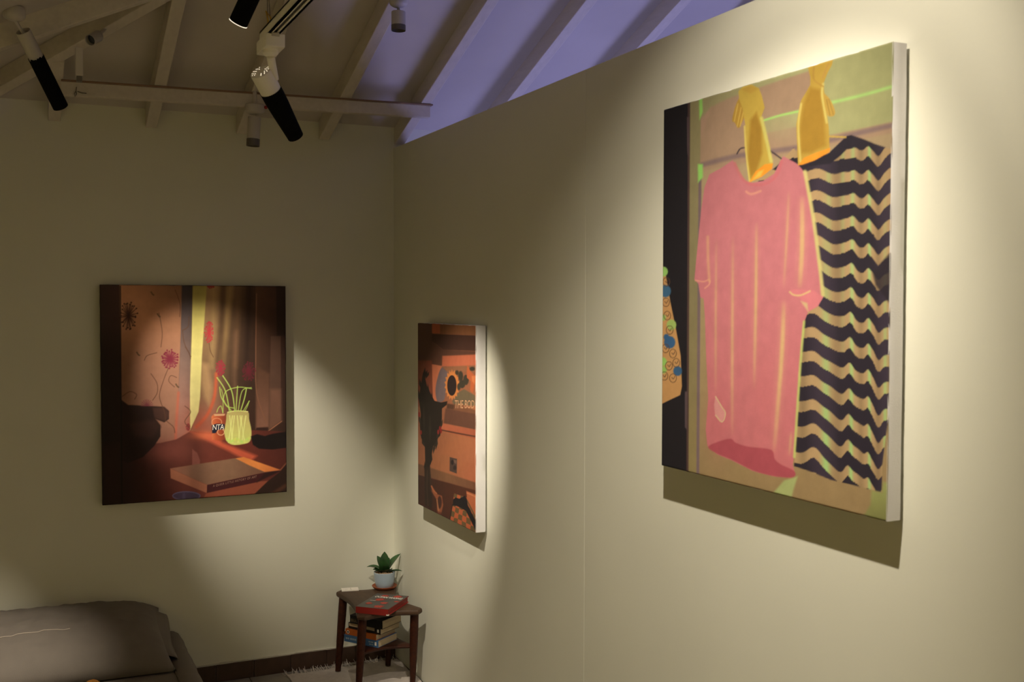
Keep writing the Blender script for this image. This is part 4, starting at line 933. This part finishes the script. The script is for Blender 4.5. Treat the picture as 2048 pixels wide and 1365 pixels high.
# knitted cushion with a pompom, in front of the pillow
kc = onz(138, 1392, .37)
kn = thing('knitted_cushion', 'small navy tufted cushion with an ochre pompom on the bed', 'cushion', (kc[0], kc[1], bz+.004))
MB().sphere((kc[0], kc[1], bz+.062), .08, 22, 14, (1.1, .85, .62)).build('knitted_body', M_KNIT, kn, smooth=True)
tf = MB()
for i in range(900):
    a, b = random.uniform(0, 6.283), math.asin(random.uniform(-.4, 1)); nrm = np.array([math.cos(a)*math.cos(b), math.sin(a)*math.cos(b), math.sin(b)])
    p = np.array([kc[0], kc[1], bz+.062])+nrm*np.array([.088, .068, .0496])*.98; q = p+(nrm+np.random.uniform(-.6, .6, 3))*.010
    tf.tube([p, (p+q)/2+np.random.uniform(-.002, .002, 3), q], [.0013, .0012, .0005], 4)
o = tf.build('yarn_tufts', M_KNIT, kn); o['kind'] = 'stuff'
pm = onz(176, 1366, bz+.105); pm = np.array([kc[0]+.082, kc[1]-.005, bz+.100])
pp = MB(); pp.sphere(tuple(pm), .034, 20, 14)
for i in range(len(pp.v)):
    q = np.array(pp.v[i]); pp.v[i] = tuple(pm+(q-pm)*(1+.06*mn.noise(Vector(q*70))))
pp.build('pompom', M_POM, kn, smooth=True)

# ------------------------------------------------------------------ lamps, track, small things under the roof
def frame(ax):
    ax = unit(ax); t = np.array([0, 0, 1.0]) if abs(ax[2]) < .9 else np.array([1.0, 0, 0]); x = unit(np.cross(t, ax)); return x, np.cross(ax, x), ax
def add_light(root, p, ax, energy, deg, blend, name='lamp_light', size=.018, color=WARM):
    l = bpy.data.lights.new(name, 'SPOT'); l.energy = energy; l.color = color; l.spot_size = math.radians(deg); l.spot_blend = blend; l.shadow_soft_size = size
    o = bpy.data.objects.new(name, l); COL.objects.link(o); o.parent = root; o.location = tuple(np.asarray(p)-np.array(root['_o']))
    o.rotation_euler = Vector(ax).to_track_quat('-Z', 'Y').to_euler(); return o
def tube_part(root, name, p, ax, prof, m_, n=30): return MB().lathe(prof, n, p, ax).build(name, m_, root, smooth=True)
def snoot(root, p, ax, L_, r0, r1, m_=M_BLACK, ragged=0.0):
    """open tube from p along ax"""
    n = 36; x, y, a = frame(ax); vv = []; st = 6
    rows = [(k_/st, r0+(r1-r0)*max(0, (k_/st-.25)/.75)) for k_ in range(st+1)]
    rs = random.Random(5)
    for k_, (t_, r_) in enumerate(rows+[(1.0, r1-.0015)]+[(q, r_-.0015) for q, r_ in rows[::-1][1:]]):
        for i in range(n):
            th = 2*math.pi*i/n; off = 0
            if ragged and t_ == 0: off = rs.choice((0, 0, ragged, ragged, -ragged*.5))
            vv.append(np.asarray(p)+a*(L_*t_+off)+(x*math.cos(th)+y*math.sin(th))*r_)
    rws = len(vv)//n
    return MB().add(vv, [(k_*n+i, k_*n+(i+1) % n, (k_+1)*n+(i+1) % n, (k_+1)*n+i) for k_ in range(rws-1) for i in range(n)]).build('snoot', m_, root, smooth=True)
def ceil_z(x, y): return min(zback(y if y > RIDGE else 2*RIDGE-y), zleft(x))+CT
TX, TZ = -1.040, 2.672      # track line: x, underside z

# lighting track hung on wires, parallel to the partition
ty0, ty1 = -1.80, -4.6
tr = thing('lighting_track', 'white lighting track hung under the rafters', 'lighting track', (TX, (ty0+ty1)/2, TZ))
tk = MB()
for x0_, x1_, z0_, z1_ in ((-.018, -.010, 0, .032), (.010, .018, 0, .032), (-.018, .018, .026, .032), (-.018, -.006, 0, .004), (.006, .018, 0, .004)):
    tk.lo_hi((TX+x0_, ty1, TZ+z0_), (TX+x1_, ty0, TZ+z1_))
bm = None
tk.build('rail', M_WHITE, tr)
MB().lo_hi((TX-.0095, ty1, TZ+.0045), (TX+.0095, ty0-.001, TZ+.0255)).build('slot', M_DARK, tr)
for y in (-1.86, -4.3):
    zc = ceil_z(TX, y)+.004
    MB().tube([(TX-.004, y, TZ+.03), (TX-.012, y, zc)], .0012, 6).build('hanging_wire', M_WIRE, tr)
    MB().tube([(TX+.006, y, TZ+.03), (TX-.001, y, TZ+.13), (TX-.006, y, zc)], .0012, 6).build('hanging_wire', M_WIRE, tr)
MB().tube([(TX-.012, -1.862, TZ+.03), (TX-.004, -1.866, TZ+.05), (TX-.010, -1.862, TZ+.085), (TX+.002, -1.868, TZ+.065), (TX+.010, -1.868, TZ+.04)], .0024, 6).build('cable_tie', M_YELLOW, tr)

def track_spot(label, ya, rear, ax, body_l, rb, sn_l, r0, r1, light=None, vents=True):
    """spotlight with adapter on the track at ya; rear: centre of the rear disc; ax: beam direction"""
    t = thing('track_spotlight', label, 'spotlight', (TX, ya, TZ)); rear = np.asarray(rear, float); ax = unit(ax)
    MB().lo_hi((TX-.030, ya-.002, TZ-.044), (TX+.030, ya+.135, TZ-.003)).build('adapter', M_WHITE, t, bevel=.003)
    MB().lo_hi((TX-.012, ya-.004, TZ-.012), (TX+.012, ya+.010, TZ-.001)).build('latch', M_WHITE2, t, bevel=.001)
    st = np.array([TX-.004, ya+.05, TZ-.044]); j = rear+ax*body_l*.55
    MB().lathe([(.024, 0), (.024, .010), (.017, .018), (.014, .020)], 24, st, (0, 0, -1), True).build('swivel', M_WHITE, t, smooth=True)
    x, y, a = frame(ax); side = unit(np.cross(ax, np.cross(unit(st-j), ax)))
    MB().tube([st-(0, 0, .018), st*.5+j*.5+side*.012, j+side*(rb-.004)], [.013, .013, .011], 14).build('arm', M_WHITE, t, smooth=True)
    MB().lathe([(.0001, .002), (rb-.003, .002), (rb, .004), (rb, body_l), (rb-.004, body_l), (rb-.004, .008), (.0001, .008)], 36, rear, ax).build('body', M_WHITE, t, smooth=True)
    if vents:
        vh = MB()
        for rr_, n_ in ((.50, 8), (.66, 11), (.82, 14)):
            for i in range(n_):
                th = 2*math.pi*(i+.3*rr_)/n_
                if abs(math.cos(th)) < .42: continue
                p = rear+(x*math.cos(th)+y*math.sin(th))*rb*rr_+ax*.0012
                vh.lathe([(.0001, 0), (.0014, 0)], 8, p, -ax)
        o = vh.build('vent_holes', M_VENT, t); o['kind'] = 'stuff'
    snoot(t, rear+ax*(body_l-.012), ax, sn_l, r0, r1)
    e_ = rear+ax*(body_l-.012+sn_l)
    MB().lathe([(.0001, 0), (r1-.004, 0)], 24, e_-ax*.05, ax).build('lens', M_GLOW, t)
    if light: add_light(t, e_+ax*.004, *light)
    return t
# lamp that lights the sunflower canvas
rear = at(520, 142, 3.33)
tgt = np.array([0, -.93, 1.22]); ax = unit(tgt-rear)
track_spot('white track spotlight with lit vents and a tapered black snoot', -1.945, rear, ax, .085, .034, .185, .0355, .0265, (unit(np.array([0, -.83, 1.03])-(rear+ax*.26)), E_MID, 38, .95))

def pend_spot(label, mount, rear, ax, body_l, rb, sn_l, rs_, light=None, foil=True, white_end=False, mount_r=.038, hollow=True, group=None):
    """spotlight on a round ceiling mount with a thin stem"""
    mount = np.asarray(mount, float); rear = np.asarray(rear, float); ax = unit(ax)
    t = thing('ceiling_spotlight', label, 'spotlight', mount, group)
    MB().lathe([(.0001, 0), (mount_r*.92, 0), (mount_r, .004), (mount_r, .030), (mount_r*.9, .036), (mount_r*.55, .044), (.0001, .046)], 30, mount, (0, 0, -1)).build('canopy', M_WHITE2, t, smooth=True)
    if ceil_z(mount[0], mount[1])-mount[2] > .12: MB().lathe([(.010, -.002), (.010, ceil_z(mount[0], mount[1])-mount[2])], 16, mount, (0, 0, 1), True).build('drop_rod', M_WHITE2, t, smooth=True)
    MB().tube([mount-(0, 0, .04), (mount-(0, 0, .05))*.4+rear*.6, rear+ax*.012], .006, 10).build('stem', M_WHITE2, t, smooth=True)
    MB().lathe([(.0001, .016), (rb-.003, .016), (rb-.003, .001), (rb-.0015, 0), (rb, .002), (rb, body_l), (rb-.002, body_l), (rb-.002, .02)], 34, rear, ax).build('body', M_WHITE2, t, smooth=True)
    if sn_l:
        snoot(t, rear+ax*(body_l-.006), ax, sn_l, rs_, rs_, M_BLACK if foil else M_GREYEND, .006 if foil else 0)
    e_ = rear+ax*(body_l-.006+sn_l)
    MB().lathe([(.0001, 0), (rs_-.003, 0)], 24, e_-ax*(.012 if not light else .05), ax).build('lens', M_GLOW if light else M_LENS, t)
    if light: add_light(t, e_+ax*.004, *light)
    return t
# lamp at the left that lights the curtain canvas
mt_ = at(28, 15, 3.63)
rear = at(46, 62, 3.68); tgt = np.array([-.74, 0, 1.17]); ax = unit(np.array([-.92, -.05, 1.30])-rear)
pend_spot('white spotlight wrapped in torn black foil near the hip rafter', mt_, rear, ax, .105, .0255, .205, .0275, (unit(tgt-(rear+ax*.30)), E_BACK, 33, .95), mount_r=.036)
# black snoot lamp that lights the bed
e_ = at(475, 49, 3.12); tgt = np.array([-2.08, -.60, .36]); ax = unit(tgt-e_); rear = e_-ax*.30
mt_ = np.array([rear[0]+.02, rear[1]-.02, ceil_z(rear[0]+.02, rear[1]-.02)-.001])
pend_spot('spotlight in a straight black snoot with a bright rim', mt_, rear, ax, .09, .027, .21, .0275, (ax, E_BED, 30, 1.0))
MB().lathe([(.0262, -.0004), (.0279, -.0004), (.0279, .0008), (.0262, .0008)], 36, e_-ax*.005, ax).build('lit_rim', M_VENT, bpy.data.objects['ceiling_spotlight.001'])
# unlit pot lamp on the purlin
pp_ = at(503, 277, 4.82); pm_ = np.array([pp_[0]+.008, -.372, 2.738]); pp_ = np.array([pp_[0], -.372, 0])
t = pend_spot('unlit white pot spotlight with a grey end hanging from the purlin', pm_, (pp_[0]+.006, -.372, 2.682), (-.06, 0, -1), .105, .0285, .032, .0295, None, foil=False, mount_r=.043)
MB().sphere((pm_[0]+.045, pm_[1]-.02, pm_[2]-.012), .008, 10, 8).build('red_button', M_RED, t, smooth=True)
# unlit pot lamp on the rafter near the partition
q = onx(797, 52, -.364); zm = zback(q[1])
pend_spot('unlit white pot spotlight with a dark glossy end on a rafter', (q[0], q[1], zm-.0005), (q[0], q[1], zm-.062), (0, 0, -1), max(.06, zm-.062-q[2]-.016), .0285, .022, .029, None, foil=False, mount_r=.036)
# lamp half hidden behind the hip rafter, its dark mouth towards the room
q = at(181, 80, 4.10); ax = unit((-.50, -.62, -.45)); rr_ = q-ax*.058
pend_spot('short white spotlight half hidden behind the hip rafter', (rr_[0]+.05, rr_[1]+.05, ceil_z(rr_[0]+.05, rr_[1]+.05)-.001), rr_, ax, .062, .022, 0.0, .0215, None, foil=False, mount_r=.016)
# junction box beside the first rafter, wire hook on the purlin
q = onx(158, 125, -1.603+RW/2+.012)
jb = thing('junction_box', 'narrow white cable box on the side of the first rafter', 'box', (q[0], q[1], q[2]-.05))
MB().lo_hi((q[0]-.0115, q[1]-.020, q[2]-.048), (q[0]+.012, q[1]+.020, q[2]+.048)).build('housing', M_WHITE2, jb, bevel=.002)
MB().lo_hi((q[0]-.009, q[1]-.013, q[2]-.066), (q[0]+.009, q[1]+.013, q[2]-.049)).build('cable_gland', M_GREYEND, jb, bevel=.001)
hk = MB(); Yh = -.348
a = [ony(*p, Yh-.004) for p in ((153, 174), (152, 182), (149, 187), (150, 194), (153, 188), (152, 182))]
hk.tube(a, .0019, 6); hk.tube([ony(155, 183, Yh-.004), ony(164, 186, Yh-.006), ony(173, 187, Yh-.004)], .0022, 6)
o = hk.build('wire_hook', M_WIRE, None, origin=ony(152, 182, Yh)); tag(o, 'thin dark bent wire hook on the purlin', 'hook')
# lamp above the large canvas and added fill lamps that raise the room's ambient light (all on the same roof, out of the picture)
def wall_lamp(label, e_, tgt, energy, deg, blend, group=None, color=WARM, short=False):
    e_ = np.asarray(e_, float); ax = unit(np.asarray(tgt, float)-e_); bl0, sl0 = (.052, .012) if short else (.10, .10)
    rear = e_-ax*(bl0+sl0-.002)
    mp = (rear[0], rear[1], ceil_z(rear[0], rear[1])-.001)
    return pend_spot(label, mp, rear, ax, bl0, .03, sl0, .032, (ax, energy, deg, blend, 'lamp_light', .018, color), group=group)
bl_ = wall_lamp('white spotlight aimed at the pink T-shirt painting', (-.850, -3.660, 3.155), (0, -3.0, 1.4), E_BIG, 77, .55, short=True)
# its beam: a wide outer cone and a narrower, brighter core
lo_ = [c_ for c_ in bl_.children if c_.type == 'LIGHT'][0]; lp_ = np.array(bl_['_o'])+np.array(lo_.location)
lo_.rotation_euler = Vector(tuple(np.array([0, -3.04, 1.74])-lp_)).to_track_quat('-Z', 'Y').to_euler()
add_light(bl_, lp_, tuple(np.array([0, -2.68, .94])-lp_), E_BIG2, 63, 1.0)
for lab, e_, tg in (('added white fill spotlight aimed at the bare wall beside the bed', (-2.25, -2.9, 2.25), (-2.9, -2.3, 1.4)), ('added white fill spotlight aimed at the bare wall across from the pink T-shirt painting', (-2.25, -4.6, 2.25), (-2.9, -5.0, 1.4)),
                    ('added white fill spotlight aimed at the bare end wall facing the bed', (-1.0, -5.4, 2.7), (-1.2, -7.2, 1.6)), ('added white fill spotlight aimed at the bare end of the partition', (-1.2, -5.2, 2.7), (0, -6.3, 1.5))):
    wall_lamp(lab, e_, tg, E_FILL, 80, .8, None, WARMER)  # unseen fittings, added only as warm fill for the ambient light

for o in list(COL.objects):
    if '_o' in o: del o['_o']
